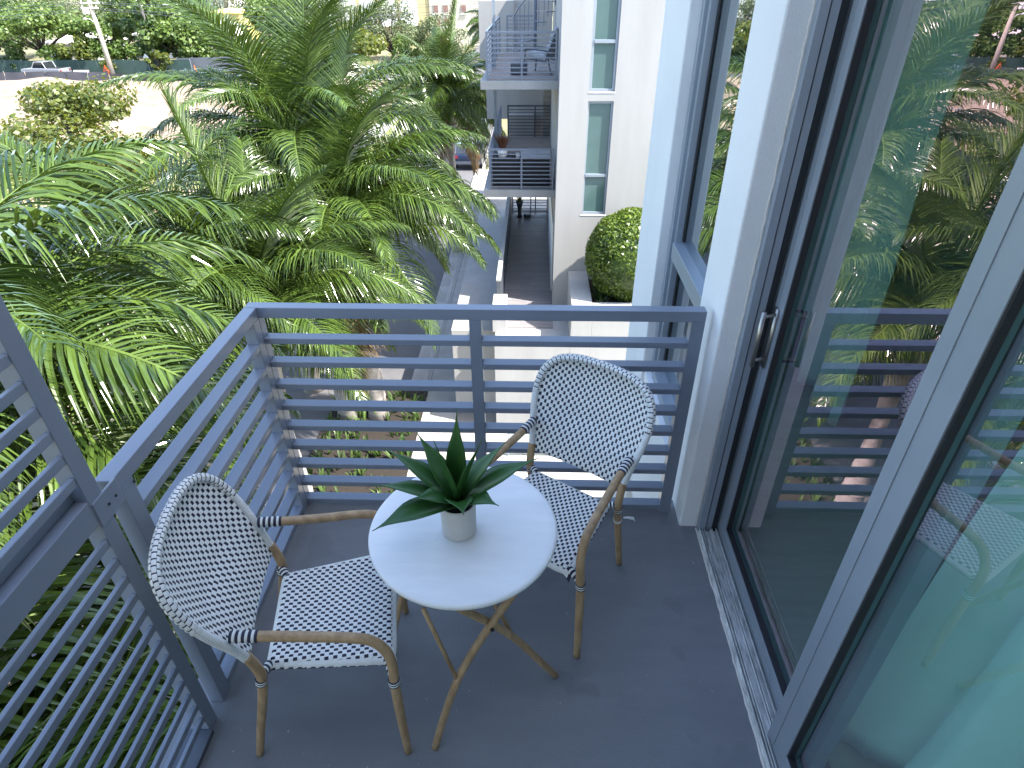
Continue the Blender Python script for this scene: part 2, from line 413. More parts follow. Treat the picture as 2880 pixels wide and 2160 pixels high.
# room behind the glass
MB().box(0.99, 6, -6, 3.90, -0.06, -0.004).build('floor', M['roomfloor'], **W)
MB().box(5.9, 6.0, -6, 3.90, 0.0, 2.7).build('inner_wall', M['roomwall'], **W)
MB().box(0.99, 5.89, 3.80, 3.90, 0.0, 2.7).build('inner_wall', M['roomwall'], **W)
MB().box(0.99, 5.89, -6, -5.9, 0.0, 2.7).build('inner_wall', M['roomwall'], **W)
MB().box(0.99, 5.89, -5.89, 3.79, 2.701, 2.72).build('ceiling', M['roomwall'], **W)
# facade window between the pilasters
win = MB().box(0.755, 0.80, 3.262, 3.312, 0.06, 2.93).box(0.772, 0.83, 3.225, 3.262, 0.06, 2.93).box(0.755, 0.83, 2.348, 2.40, 0.06, 2.93).box(0.75, 0.835, 2.40, 3.225, 0.052, 0.12).build('window', M['alu'], bevel=0.002, **W)
win.location
for (z0, z1) in ((0.12, 0.84), (0.93, 2.92)):
    MB().box(0.812, 0.820, 2.40, 3.225, z0, z1).build('pane', M['glass2'], win).location = tuple(-x for x in apt.location)
p = MB().box(0.758, 0.84, 2.401, 3.224, 0.84, 0.93).build('mullion', M['alu'], win, bevel=0.003); p.location = tuple(-x for x in apt.location)
p = MB().box(0.805, 0.811, 3.195, 3.224, 0.94, 2.92).box(0.805, 0.811, 3.195, 3.224, 0.13, 0.83).build('gasket', M['black'], win); p.location = tuple(-x for x in apt.location)

# balcony floor and ceiling edge
fl = MB().box(-1.21, 0.776, -3.0, 2.215, -0.20, 0.0).build('balcony_floor', M['floor'], bevel=0.006); fl['kind'] = 'structure'

# ------------------------------------------------------------------ railing
L, D, RX = -1.0744, 2.1244, 0.6165
rail = thing('balcony_railing', 'blue grey metal balcony railing with horizontal bars, turning the corner behind the table', 'railing', (-0.2, 2.12, 0))
W = dict(parent=rail, world=True, bevel=0.0022)
MB().box(L - 0.0488, RX + 0.052, D, D + 0.0488, 1.024, 1.07).build('top_rail', M['rail'], **W)
MB().box(L - 0.0488, L, 1.14, D - 0.0005, 1.024, 1.0697).build('top_rail', M['rail'], **W)
for (x0, x1, y0, y1) in ((L - 0.0488, L, D, D + 0.0488), (-0.2455, -0.1975, D, D + 0.0488), (RX, RX + 0.052, D, D + 0.0488), (L - 0.0488, L, 1.158, 1.212), (L - 0.0486, L - 0.0002, D - 0.05, D - 0.001)):
    MB().box(x0, x1, y0, y1, 0.0, 1.0238).build('post', M['rail'], **W)
barL = MB().box(0, -0.2455 - L, 0, 0.0488, 0, 0.0255).mesh('bar', M['rail'])
barR = MB().box(0, RX + 0.1975, 0, 0.0488, 0, 0.0255).mesh('bar', M['rail'])
barS = MB().box(-0.0488, 0, 0, D - 0.05 - 1.212, 0, 0.0255).mesh('bar', M['rail'])
for i in range(9):
    z = 0.932 - 0.1104 * i - 0.0255
    for me, x, y in ((barL, L, D), (barR, -0.1975, D), (barS, L, 1.212)):
        o = link('bar', me, rail, 0.0022); o.location = (x + 0.2, y - 2.12, z)
MB().box(L - 0.003, L + 0.004, 1.055, 1.155, 0.992, 1.0705).build('bracket', M['rail'], **W)
for (y, z) in ((1.205, 1.01), (1.13, 1.03), (1.10, 1.03)):
    MB().tube([(L + 0.003, y, z), (L + 0.006, y, z)], 0.004, 8).build('screw', M['black'], parent=rail, world=True)

scr = thing('privacy_screen', 'tall grey slatted privacy screen joined to the near end of the railing', 'screen', (-1.1, 0.2, 0))
W = dict(parent=scr, world=True, bevel=0.002)
MB().box(L - 0.05, L, 1.052, 1.102, 0.0, 2.7).build('post', M['rail'], **W)
MB().box(L - 0.05, L, -0.95, -0.90, 0.0, 2.7).build('post', M['rail'], **W)
MB().box(L - 0.05, L, -0.90, 1.0518, 1.008, 1.083).box(L - 0.05, L - 0.034, -0.90, 1.0518, 1.0835, 1.135).build('mid_rail', M['rail'], **W)
slat = MB().box(-0.015, -0.002, -0.90, 1.0518, 0, 0.025).mesh('slat', M['rail'])
for z in [0.927 - 0.0713 * i for i in range(13)] + [1.137 + 0.0685 * i for i in range(22)]:
    o = link('slat', slat, scr, 0.002); o.location = (L + 1.1, -0.2, z)
MB().box(L - 0.07, L + 0.012, -0.90, 1.0515, 0.0, 0.022).build('base_channel', M['dark_rail'], **W)

# ------------------------------------------------------------------ sliding door
door = thing('sliding_glass_door', 'grey framed sliding glass door reflecting the palms, on a worn metal track', 'door', (0.85, 1.0, 0))
W = dict(parent=door, world=True, bevel=0.0015)
MB().box(0.777, 0.806, 2.004, 2.0425, 0.0, 2.469).box(0.812, 0.838, 2.012, 2.0425, 0.0, 2.469).box(0.838, 0.93, 2.022, 2.0425, 0.0, 2.469).build('door_frame', M['alu'], **W)
MB().box(0.806, 0.812, 2.016, 2.042, 0.0, 2.46).box(0.838, 0.858, 2.008, 2.0218, 0.0, 2.46).build('weather_strip', M['black'], parent=door, world=True)
t = MB().box(0.777, 0.958, -1.2, 2.003, 0.0005, 0.012)
for x in (0.779, 0.790, 0.799, 0.826, 0.834, 0.852): t.box(x, x + 0.0035, -1.2, 2.003, 0.012, 0.03)
t.build('track', M['track'], **W)
g_ = random.Random(4)
sl = MB()
P_ = [(0.7745 + g_.uniform(-.0015, .0015), 2.0395 + g_.uniform(-.001, .001), 0.02 + 2.4 * i / 90) for i in range(91)]
sl.tube(P_, [0.0035 + g_.uniform(0, .0025) for _ in P_], 6)
P_ = [(0.7735 + g_.uniform(-.002, .002), 2.03 - 3.2 * i / 120, 0.001) for i in range(121)]
sl.tube(P_, [0.003 + g_.uniform(0, .003) for _ in P_], 6)
sl.build('sealant', M['ceramic'], parent=door, world=True)
def panel(name, x0, x1, y0, y1, st, z0, lab):
    W = dict(parent=door, world=True, bevel=0.002)
    fr = MB().box(x0, x1, y1 - st, y1, z0, 2.46).box(x0, x1, y0, y0 + st, z0, 2.46).box(x0, x1, y0 + st, y1 - st, z0, z0 + 0.085).box(x0, x1, y0 + st, y1 - st, 2.37, 2.46)
    # fine ridge lines on the stiles
    fr.box(x0 - 0.003, x0, y1 - st * 0.42, y1 - st * 0.40, z0, 2.45).box(x0 - 0.003, x0, y0 + st * 0.40, y0 + st * 0.42, z0, 2.45)
    fr.box(x0 - 0.003, x0, y0 + st, y1 - st, z0 + 0.045, z0 + 0.048)
    o = fr.build('door_panel', M['alu'], **W); o['label'] = lab
    off = tuple(-x for x in door.location)
    xm = x0 + (x1 - x0) * 0.55
    g = MB().box(xm, xm + 0.006, y0 + st, y1 - st, z0 + 0.085, 2.37).build('pane', M['glass'], o); g.location = off
    k = MB()
    xa = x0 + 0.004
    w = 0.006
    k.box(xa, xm, y1 - st - w, y1 - st - 0.0003, z0 + 0.0853, 2.37).box(xa, xm, y0 + st + 0.0003, y0 + st + w, z0 + 0.0853, 2.37).box(xa, xm, y0 + st + w, y1 - st - w, z0 + 0.0853, z0 + 0.092)
    k.build('gasket', M['black'], o).location = off
    return o
p1 = panel('door_panel', 0.864, 0.908, 0.94, 2.004, 0.075, 0.020, 'inner sliding panel with the steel pull handle')
p2 = panel('door_panel', 0.808, 0.850, -0.3, 1.094, 0.118, 0.031, 'outer sliding panel overlapping the inner one')
off = (-0.85, -1.0, 0)
h = MB().box(0.855, 0.864, 1.955, 1.985, 0.925, 1.165).tube([(0.806, 1.94, 0.945), (0.806, 1.94, 1.165)], 0.0085, 10).tube([(0.858, 1.962, 0.968), (0.806, 1.94, 0.968)], 0.006, 8).tube([(0.858, 1.962, 1.145), (0.806, 1.94, 1.145)], 0.006, 8)
o = h.build('handle', M['steel'], p1, smooth=True); o.location = off
h = MB().tube([(0.908, 1.965, 0.955), (0.952, 1.955, 0.955), (0.952, 1.955, 1.16), (0.908, 1.965, 1.16)], 0.0075, 8)
o = h.build('handle', M['black'], p1); o.location = off

def curtain(name, label, x, y0, y1, z0, z1, amp, wave, flare=0.0, seed=0):
    b = MB(); rr = random.Random(seed)
    ph = rr.random() * 6
    def P(u, v):
        y = y0 + (y1 - y0) * u
        z = z0 + (z1 - z0) * v
        k = 2 * math.pi * (y1 - y0) / wave
        f = math.sin(u * k + ph + 0.6 * math.sin(u * k * .37)) + 0.3 * math.sin(u * k * 2.1 + 1)
        yy = y + flare * (1 - v) ** 2 * max(0, (u - 0.8)) * 5 + 0.01 * math.sin(z * 5 + u * 9)
        if v < 0.02 and u > .97: yy -= 0.02
        return (x + amp * f * (0.6 + 0.4 * (1 - v)) + 0.012 * math.sin(z * 3 + u * 17), yy, z)
    b.grid(P, 160, 24)
    o = b.build(name, M['curtain'], smooth=True)
    s = o.modifiers.new('thick', 'SOLIDIFY'); s.thickness = 0.003
    return tag(o, label, 'curtain')
curtain('curtain', 'pale curtain hanging in soft folds inside the door at the lower right', 1.11, -1.6, 1.045, 0.02, 2.5, 0.065, 0.21, 0.07, 3)
curtain('curtain', 'narrow bunched curtain hanging at the far end of the room', 1.7, 2.75, 3.6, 0.05, 2.5, 0.05, 0.21, 0.0, 5)

# ------------------------------------------------------------------ bistro chairs
def pillow(b, P, N, a0, a1, c0, c1, hgt, m):
    # small woven strand piece on a surface: P(a,c) position, N(a,c) normal
    vs = []
    for i in range(4):
        ta = i / 3
        for j in range(3):
            tc = j / 2
            a = a0 + (a1 - a0) * ta; c = c0 + (c1 - c0) * tc
            lift = hgt * (0.15 + 0.85 * math.sin(math.pi * (0.12 + 0.76 * ta))) * (1.0 if j == 1 else 0.55)
            vs.append(Vector(P(a, c)) + Vector(N(a, c)) * lift)
    b.add(vs, [(i * 3 + j, i * 3 + j + 1, (i + 1) * 3 + j + 1, (i + 1) * 3 + j) for i in range(3) for j in range(2)], m)

def numN(P, flip=1):
    def N(a, c):
        e = 1e-4
        p = Vector(P(a, c)); u = Vector(P(a + e, c)) - p; v = Vector(P(a, c + e)) - p
        n = u.cross(v)
        return n.normalized() * flip if n.length > 1e-14 else Vector((0, 0, 1))
    return N

FR = [(0.087, 0.206, 0.52), (0.068, 0.217, 0.585), (0.044, 0.232, 0.65), (0.018, 0.243, 0.715), (-0.010, 0.244, 0.780), (-0.036, 0.228, 0.838), (-0.060, 0.182, 0.884), (-0.075, 0.104, 0.905), (-0.080, 0.0, 0.910)]
FRS = spline(FR, 8)
def frame_at(z):
    for i in range(len(FRS) - 1):
        if FRS[i].z <= z <= FRS[i + 1].z:
            t = (z - FRS[i].z) / max(1e-9, FRS[i + 1].z - FRS[i].z)
            return FRS[i].lerp(FRS[i + 1], t)
    return FRS[-1] if z > FRS[-1].z else FRS[0]
def back_P(y, z):
    f = frame_at(min(z, 0.908))
    yf = max(0.02, f.y)
    q = min(1.0, (y / yf) ** 2)
    sag = (0.014 + 0.044 * min(1.0, max(0.0, (z - 0.52) / 0.15))) * (yf / 0.23) ** 1.5
    return (f.x - sag * (1 - q), y, z)
def back_low(y): return 0.506 + 0.006 * (1 - (y / 0.21) ** 2)

def woven(b, P, N, rows, step, gap, rowh, hgt, span, both=False, Nb=None):
    for k, c in enumerate(rows):
        lo, hi = span(c)
        if hi - lo < step * .6: continue
        o = (k % 2) * step * 0.5
        i0 = math.floor((lo - o) / step) - 1
        a = o + i0 * step
        while a < hi:
            a0, a1 = max(lo, a + gap), min(hi, a + step - gap)
            if a1 - a0 > step * 0.18:
                pillow(b, P, N, a0, a1, c, c + rowh, hgt, 1)
                if both: pillow(b, P, lambda a_, c_: -Vector(N(a_, c_)), a0, a1, c, c + rowh, hgt, 1)
            a += step

def seat_hw(x): return 0.176 + 0.046 * min(1, max(0, (x - 0.108) / 0.385))
def seat_P(y, x):
    s = (x - 0.108) / 0.385
    q = min(1.0, abs(y) / seat_hw(x))
    e = max(0.0, (q - 0.87) / 0.13); ex = max(0.0, (abs(s - 0.5) - 0.445) / 0.055)
    z = 0.440 - 0.010 * (1 - q * q) * max(0, 1 - (2 * s - 1) ** 2) - 0.024 * min(1, e) ** 2 - 0.022 * min(1, ex) ** 2
    return (x, y, z)

def rings(b, pts, r, nturn, m0=1, m1=0, n=10):
    # alternating navy / white cord turns along a short path
    S_ = spline(pts, 6) if len(pts) > 2 else [Vector(pts[0]).lerp(Vector(pts[1]), t / 12) for t in range(13)]
    T = len(S_) - 1
    for i in range(nturn):
        t0, t1 = i / nturn * T, (i + 0.96) / nturn * T
        def at(t):
            k = min(int(t), T - 1); return S_[k].lerp(S_[k + 1], t - k)
        mid = (t0 + t1) / 2
        b.tube([at(t0), at(t0 + (t1 - t0) * .2), at(mid), at(t1 - (t1 - t0) * .2), at(t1)], [r * 0.93, r * 1.03, r * 1.06, r * 1.03, r * 0.93], n, (m0 if i % 2 else m1))

def make_chair(label):
    t = thing('bistro_chair', label, 'chair', (0, 0, 0), 0, 'woven bistro chairs at the round table')
    NW = [M['navy'], M['white_strand']]
    # seat
    b = MB()
    b.grid(lambda u, v: Vector(seat_P((2 * u - 1) * seat_hw(0.108 + 0.385 * v), 0.108 + 0.385 * v)) - Vector((0, 0, 0.001)), 28, 28, 0)
    NSx = numN(seat_P)
    Ns = lambda a, c: Vector((0, 0, 1)) if abs(a) < 0.14 and 0.13 < c < 0.46 else -NSx(a, c)
    rows = [0.1085 + 0.0132 * i for i in range(29)]
    woven(b, seat_P, Ns, rows, 0.0240, 0.0043, 0.0136, 0.0038, lambda c: (-seat_hw(c), seat_hw(c)))
    woven(b, lambda a, c: Vector(seat_P(a, c)) - Vector((0, 0, 0.004)), lambda a, c: (0, 0, -1), rows, 0.0235, 0.0041, 0.0134, 0.002, lambda c: (-seat_hw(c) + .02, seat_hw(c) - .02))
    b.build('seat', NW, t, smooth=True)
    c4 = [(0.118, 0.150), (0.118, -0.150), (0.125, -0.163), (0.468, -0.208), (0.480, -0.200), (0.484, -0.16), (0.484, 0.16), (0.480, 0.200), (0.468, 0.208), (0.125, 0.163), (0.118, 0.150)]
    MB().tube([(x, y, 0.4215) for x, y in c4], 0.0115, 10, 0).build('seat_edge', M['white_strand'], t, smooth=True)
    # backrest
    b = MB()
    def BS(u, v):
        z0 = 0.5; 
        z = 0.510 + (0.901 - 0.510) * v
        f = frame_at(z); y = (2 * u - 1) * max(0.0, f.y - 0.004)
        zz = max(z, back_low(y))
        return back_P(y, zz)
    b.grid(BS, 20, 34, 0)
    NB = numN(back_P)
    rows = [0.510 + 0.0136 * i for i in range(30)]
    def sp(c):
        f = frame_at(c + 0.006); h = max(0, f.y - 0.010)
        return (-h, h)
    bb = MB()
    woven(bb, back_P, NB, rows, 0.0252, 0.0044, 0.0140, 0.0040, sp, both=True)
    # drop strands below the arched lower edge
    keep = MB()
    for fi in range(0, len(bb.f), 6):
        ids = sorted(set(i for f in bb.f[fi:fi + 6] for i in f))
        y = sum(bb.v[i][1] for i in ids) / len(ids); z = sum(bb.v[i][2] for i in ids) / len(ids)
        if z < back_low(y) + 0.004: continue
        base = ids[0]
        keep.add([bb.v[i] for i in ids], [tuple(i - base for i in f) for f in bb.f[fi:fi + 6]], 1)
    o = len(b.v); b.v += keep.v; b.f += [tuple(i + o for i in f) for f in keep.f]; b.m += keep.m
    b.build('backrest', NW, t, smooth=True)
    # wrapped frame round the backrest: plain white below, checked navy / white above
    b = MB()
    full = FRS + [Vector((p.x, -p.y, p.z)) for p in reversed(FRS[:-1])]
    b.tube(full, 0.0125, 12, 0)
    acc = [0.0]
    for i in range(1, len(full)): acc.append(acc[-1] + (full[i] - full[i - 1]).length)
    tot = acc[-1]
    def on(s):
        s = min(max(s, 0), tot - 1e-6)
        for i in range(len(acc) - 1):
            if acc[i + 1] >= s: return full[i].lerp(full[i + 1], (s - acc[i]) / (acc[i + 1] - acc[i])), (full[i + 1] - full[i]).normalized()
    def FP(s, ang, r=0.0128):
        p, T = on(s); A = Vector((1, 0, 0)); A = (A - T * A.dot(T)).normalized(); Bv = T.cross(A)
        return p + (A * math.cos(ang) + Bv * math.sin(ang)) * r
    def FN(s, ang):
        return (FP(s, ang, 0.02) - FP(s, ang, 0.01)).normalized()
    zs = lambda s: on(s)[0].z
    for j in range(7):
        ang = 2 * math.pi * j / 7
        s = (j % 2) * 0.0095
        while s < tot - 0.012:
            if zs(s) > 0.735: pillow(b, FP, FN, s + 0.0020, s + 0.0170, ang + 0.03, ang + 2 * math.pi / 7 - 0.03, 0.0034, 1)
            s += 0.0190
    # plain wrap
    for side in (0, 1):
        s = 0.0
        while True:
            ss = s if side == 0 else tot - s
            p, T = on(ss)
            if p.z > 0.74: break
            q, _ = on(ss + 0.0062 * (1 if side == 0 else -1)); mid = p.lerp(q, .5)
            b.tube([p, mid, q], [0.0128, 0.0140, 0.0128], 10, 1, cap=False)
            s += 0.0066
    b.build('back_frame', NW, t, smooth=True)
    # wooden frame
    for sgn in (1, -1):
        Y = lambda P: [(x, y * sgn, z) for x, y, z in P]
        rl = spline(Y([(0.0, 0.200, 0.0), (0.034, 0.201, 0.14), (0.075, 0.203, 0.30), (0.101, 0.205, 0.42), (0.098, 0.206, 0.485), (0.084, 0.207, 0.54)]), 5)
        MB().tube(rl, [0.0125 + 0.003 * min(1, i / 14) for i in range(len(rl))], 12).build('rear_leg', M['wood'], t, smooth=True)
        fl_ = spline(Y([(0.486, 0.272, 0.0), (0.484, 0.268, 0.2), (0.484, 0.263, 0.40)]), 6)
        MB().tube(fl_, [0.0128 + 0.0025 * min(1, i / 8) for i in range(len(fl_))], 12).build('front_leg', M['wood'], t, smooth=True)
        ar = spline(Y([(0.484, 0.263, 0.395), (0.487, 0.259, 0.46), (0.478, 0.252, 0.528), (0.446, 0.246, 0.580), (0.390, 0.240, 0.602), (0.28, 0.228, 0.616), (0.16, 0.218, 0.632), (0.085, 0.215, 0.642)]), 6)
        MB().tube(ar, 0.0152, 12).build('arm', M['wood'], t, smooth=True)
        b = MB(); rings(b, Y([(0.140, 0.2165, 0.635), (0.066, 0.2135, 0.645)]), 0.0168, 9); b.build('binding', NW, t, smooth=True)
        b = MB(); rings(b, Y([(0.120, 0.163, 0.4275), (0.108, 0.185, 0.432), (0.101, 0.204, 0.436)]), 0.0128, 7); rings(b, Y([(0.095, 0.2045, 0.398), (0.0995, 0.205, 0.425)]), 0.0175, 5); b.build('binding', NW, t, smooth=True)
        b = MB(); rings(b, Y([(0.466, 0.205, 0.4275), (0.475, 0.232, 0.425), (0.483, 0.258, 0.415)]), 0.0126, 7); rings(b, Y([(0.484, 0.2635, 0.385), (0.484, 0.2625, 0.412)]), 0.0175, 5); b.build('binding', NW, t, smooth=True)
    return t
chair1 = make_chair('woven bistro chair beside the left railing, its back turned to the slatted screen')
a1 = R(11.0)
chair2 = copy_tree(chair1)
def place_chair(o, foot, ang, side):
    c, s = math.cos(ang), math.sin(ang)
    y = 0.200 * side
    o.location = (foot[0] + s * y, foot[1] - c * y, 0); o.rotation_euler = (0, 0, ang)
place_chair(chair1, (-0.882, 0.989), R(10.9), -1)
place_chair(chair2, (0.395, 1.816), R(-123.6), 1)
chair2['label'] = 'woven bistro chair in front of the far railing, beside the white pilaster and glass door'
# loose cord end on the second chair's rear leg
MB().tube([(0.050, 0.2135, 0.33), (0.035, 0.225, 0.325), (0.02, 0.243, 0.318), (0.015, 0.25, 0.30)], [0.002, 0.003, 0.004, 0.001], 6, flat=2.2).tube([(0.083, 0.203, 0.335), (0.087, 0.203, 0.35)], 0.0168, 10).build('tape', M['white_strand'], chair2)

# ------------------------------------------------------------------ table
TX, TY = -0.203, 1.335
tab = thing('bistro_table', 'small round table with a white stone top on crossed wooden folding legs', 'table', (TX, TY, 0))
r = 0.291
MB().lathe([(r - 0.012, 0.700), (r - 0.003, 0.703), (r, 0.709), (r, 0.716), (r - 0.003, 0.7205), (r - 0.010, 0.7225), (r - 0.03, 0.723)], 96).build('tabletop', M['tabletop'], tab, smooth=True)
e = Vector((0.857, 0.516, 0)); nn = Vector((-0.516, 0.857, 0))
F1 = Vector((-0.304, 1.026, 0)) - Vector((TX, TY, 0))
def lp(s, z, k): return F1 + e * s + nn * k + Vector((0, 0, z))
for k in (0.0, 0.43):
    inn = 0.016 if k == 0 else -0.016
    A = spline([lp(0, 0, k), lp(0.05, 0.17, k), lp(0.105, 0.32, k), lp(0.165, 0.425, k), lp(0.222, 0.505, k), lp(0.30, 0.60, k), lp(0.37, 0.697, k)], 5)
    B = spline([lp(0.486, 0, k + inn), lp(0.405, 0.17, k + inn), lp(0.325, 0.335, k + inn), lp(0.27, 0.43, k + inn), lp(0.222, 0.505, k + inn), lp(0.155, 0.60, k + inn), lp(0.09, 0.697, k + inn)], 5)
    MB().tube(A, 0.0125, 12).build('leg', M['wood'], tab, smooth=True)
    MB().tube(B, 0.0125, 12).build('leg', M['wood'], tab, smooth=True)
    MB().tube([lp(0.222, 0.503, k - inn * 1.1), lp(0.222, 0.503, k - inn * 0.7)], 0.006, 10).build('bolt', M['black'], tab)
for k, kk in ((0.0, 0.17), (0.43, 0.26)):
    MB().tube([lp(0.101, 0.312, k), lp(0.030, 0.69, k * 0.92 + 0.02)], 0.007, 8).build('brace', M['wood'], tab, smooth=True)
    MB().tube([lp(0.315, 0.353, k + (0.016 if k == 0 else -0.016)), lp(0.215, 0.69, kk)], 0.007, 8).build('brace', M['wood'], tab, smooth=True)
MB().tube([lp(0.365, 0.690, 0), lp(0.365, 0.690, 0.43)], 0.010, 8).build('crossbar', M['wood'], tab, smooth=True)
MB().tube([lp(0.095, 0.690, 0.016), lp(0.095, 0.690, 0.414)], 0.010, 8).build('crossbar', M['wood'], tab, smooth=True)

# ------------------------------------------------------------------ potted agave
pot = thing('potted_agave', 'green agave plant in a small off-white ceramic pot on the round table', 'plant', (-0.214, 1.322, 0.7232))
MB().lathe([(0.0, 0.0), (0.040, 0.0), (0.0435, 0.003), (0.045, 0.008), (0.0465, 0.102), (0.0460, 0.107), (0.0445, 0.109), (0.0430, 0.107), (0.0425, 0.09), (0.0, 0.09)], 40).build('pot', M['ceramic'], pot, smooth=True).scale = (1.17, 1.17, 1.12)
MB().lathe([(0.0, 0.0901), (0.042, 0.0901), (0.040, 0.096), (0.02, 0.100), (0.0, 0.101)], 24).build('soil', M['soil'], pot, smooth=True).scale = (1.16, 1.16, 1.12)
def agave_leaf(az, e0, length, width, bend, tw=0.0, name='leaf'):
    b = MB(); n = 12
    p = Vector((0.006, 0, 0.110)); el = e0; ds = length / n
    spine = []
    for i in range(n + 1):
        spine.append((p.copy(), el)); p = p + Vector((math.cos(el), 0, math.sin(el))) * ds; el -= bend / n
    vs = []
    for i, (q, el) in enumerate(spine):
        s = i / n
        w = width * (0.42 + 0.58 * math.sin(math.pi * min(1, s * 1.05) ** 0.85)) * (1 - s ** 5) if s < 1 else 0.0005
        w = max(0.0006, w * (1 if s < .55 else (1 - ((s - .55) / .45) ** 1.5)) + 0.0005)
        nrm = Vector((-math.sin(el), 0, math.cos(el)))
        fold = 0.42 * (1 - 0.6 * s)
        for j in range(-2, 3):
            yy = j / 2 * w
            vs.append(q + Vector((0, yy, 0)) + nrm * (abs(j / 2) ** 1.5 * w * fold + tw * yy * s))
    fs = [(i * 5 + j, i * 5 + j + 1, (i + 1) * 5 + j + 1, (i + 1) * 5 + j) for i in range(n) for j in range(4)]
    b.add(vs, fs)
    o = b.build(name, M['agave'], pot, smooth=True)
    o.rotation_euler = (0, 0, az)
    s = o.modifiers.new('thick', 'SOLIDIFY'); s.thickness = 0.0022
    return o
for az, e0, ln, w, bd in [(78, 85, 0.32, 0.031, 0.10), (205, 80, 0.265, 0.036, 0.02), (345, 76, 0.275, 0.034, 0.12),
                          (163, 47, 0.27, 0.037, 0.45), (190, 38, 0.255, 0.038, 0.5), (138, 58, 0.245, 0.033, 0.4),
                          (7, 43, 0.285, 0.039, 0.35), (28, 60, 0.24, 0.033, 0.45), (214, 24, 0.265, 0.043, 0.62),
                          (285, 58, 0.17, 0.041, 0.9), (325, 50, 0.18, 0.041, 0.8), (215, 55, 0.165, 0.035, 0.8)]:
    agave_leaf(R(az), R(e0), ln, w, bd, random.uniform(-.3, .3))

# ------------------------------------------------------------------ neighbouring wing of the building
tw = thing('apartment_tower', 'white apartment wing with tall frosted windows and stacked grey balconies', 'building', (3.0, 18, GZ))
W = dict(parent=tw, world=True)
YF = 15.88
# front wall built round the window openings, z bands
wins = [(1.29, 1.86, -0.20, 3.05, 0.80), (1.26, 1.87, -3.13, -0.40, -2.17)]
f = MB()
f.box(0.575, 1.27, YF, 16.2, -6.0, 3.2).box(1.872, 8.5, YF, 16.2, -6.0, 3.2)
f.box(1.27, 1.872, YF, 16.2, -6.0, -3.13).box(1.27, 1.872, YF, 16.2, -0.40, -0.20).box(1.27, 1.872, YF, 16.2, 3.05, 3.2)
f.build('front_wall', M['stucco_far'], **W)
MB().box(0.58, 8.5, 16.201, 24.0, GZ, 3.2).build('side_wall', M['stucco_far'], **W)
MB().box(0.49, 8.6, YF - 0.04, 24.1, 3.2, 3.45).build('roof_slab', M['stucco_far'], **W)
MB().box(0.5635, 0.5745, YF + 0.02, YF + 0.30, -5.7, 3.2).build('corner_trim', M['alu'], **W)
for (x0, x1, z0, z1, zm) in wins:
    o = MB().box(x0 - 0.018, x0 + 0.045, YF + 0.05, YF + 0.11, z0, z1).box(x1 - 0.05, x1 + 0.01, YF + 0.05, YF + 0.11, z0, z1).box(x0 + 0.045, x1 - 0.05, YF + 0.05, YF + 0.11, z0, z0 + 0.06).box(x0 + 0.045, x1 - 0.05, YF + 0.05, YF + 0.11, z1 - 0.06, z1).box(x0 + 0.045, x1 - 0.05, YF + 0.03, YF + 0.112, zm, zm + 0.07).build('window', M['alu'], bevel=0.004, **W)
    off = tuple(-c for c in tw.location)
    for a, b_ in ((z0 + 0.06, zm), (zm + 0.07, z1 - 0.06)):
        MB().box(x0 + 0.045, x1 - 0.05, YF + 0.085, YF + 0.10, a, b_).build('pane', M['frost'], o).location = off
    MB().box(x0 - 0.03, x1 + 0.02, YF - 0.008, YF + 0.049, z0 - 0.03, z0 - 0.002).build('sill', M['white_paint'], o, bevel=0.004).location = off
# balconies
def tower_rail(x0, x1, y, z, post_xs, m=M['rail'], n=9, hgt=1.07, axis='x', name='balcony_railing', back=None):
    o = MB()
    t_ = 0.045
    if axis == 'x': o.box(x0, x1, y, y + t_, z + hgt - 0.05, z + hgt)
    else: o.box(y, y + t_, x0, x1, z + hgt - 0.05, z + hgt)
    for px in post_xs:
        if axis == 'x': o.box(px, px + t_, y, y + t_, z, z + hgt - 0.05)
        else: o.box(y, y + t_, px, px + t_, z, z + hgt - 0.05)
    ob = o.build(name, m, tw, world=True)
    for i in range(n):
        zz = z + hgt - 0.05 - (i + 1) * (hgt - 0.05) / (n + 0.6)
        q = MB()
        if axis == 'x': q.box(x0, x1, y + 0.01, y + 0.035, zz, zz + 0.025)
        else: q.box(y + 0.01, y + 0.035, x0, x1, zz, zz + 0.025)
        q.build('bar', m, ob).location = tuple(-c for c in tw.location)
    return ob
for zf in (-0.09, -2.77):
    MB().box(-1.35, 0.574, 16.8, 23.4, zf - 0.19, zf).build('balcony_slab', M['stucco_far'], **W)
    MB().box(-1.20, 0.57, 16.95, 23.25, zf, zf + 0.012).build('balcony_deck', M['deck'], **W)
    tower_rail(-1.20, 0.53, 16.85, zf, (-1.20, -0.35, 0.485))
    tower_rail(16.90, 23.2, -1.20, zf, (19.0, 21.1, 23.16), axis='y')
tower_rail(-0.95, 0.55, 23.2, -3.30 + 0.53, (-0.95, 0.0), M['dark_rail'])
tower_rail(-0.95, 0.00, 23.2, -0.08, (-0.95, -0.05), M['rail'])
for x, y in ((-1.18, 16.88),):
    MB().box(x + 0.02, x + 0.10, 19.0, 19.08, -2.758, -0.285).build('post', M['alu'], **W)
    MB().box(x + 0.02, x + 0.10, 19.0, 19.08, -0.078, 3.15).build('post', M['alu'], **W)
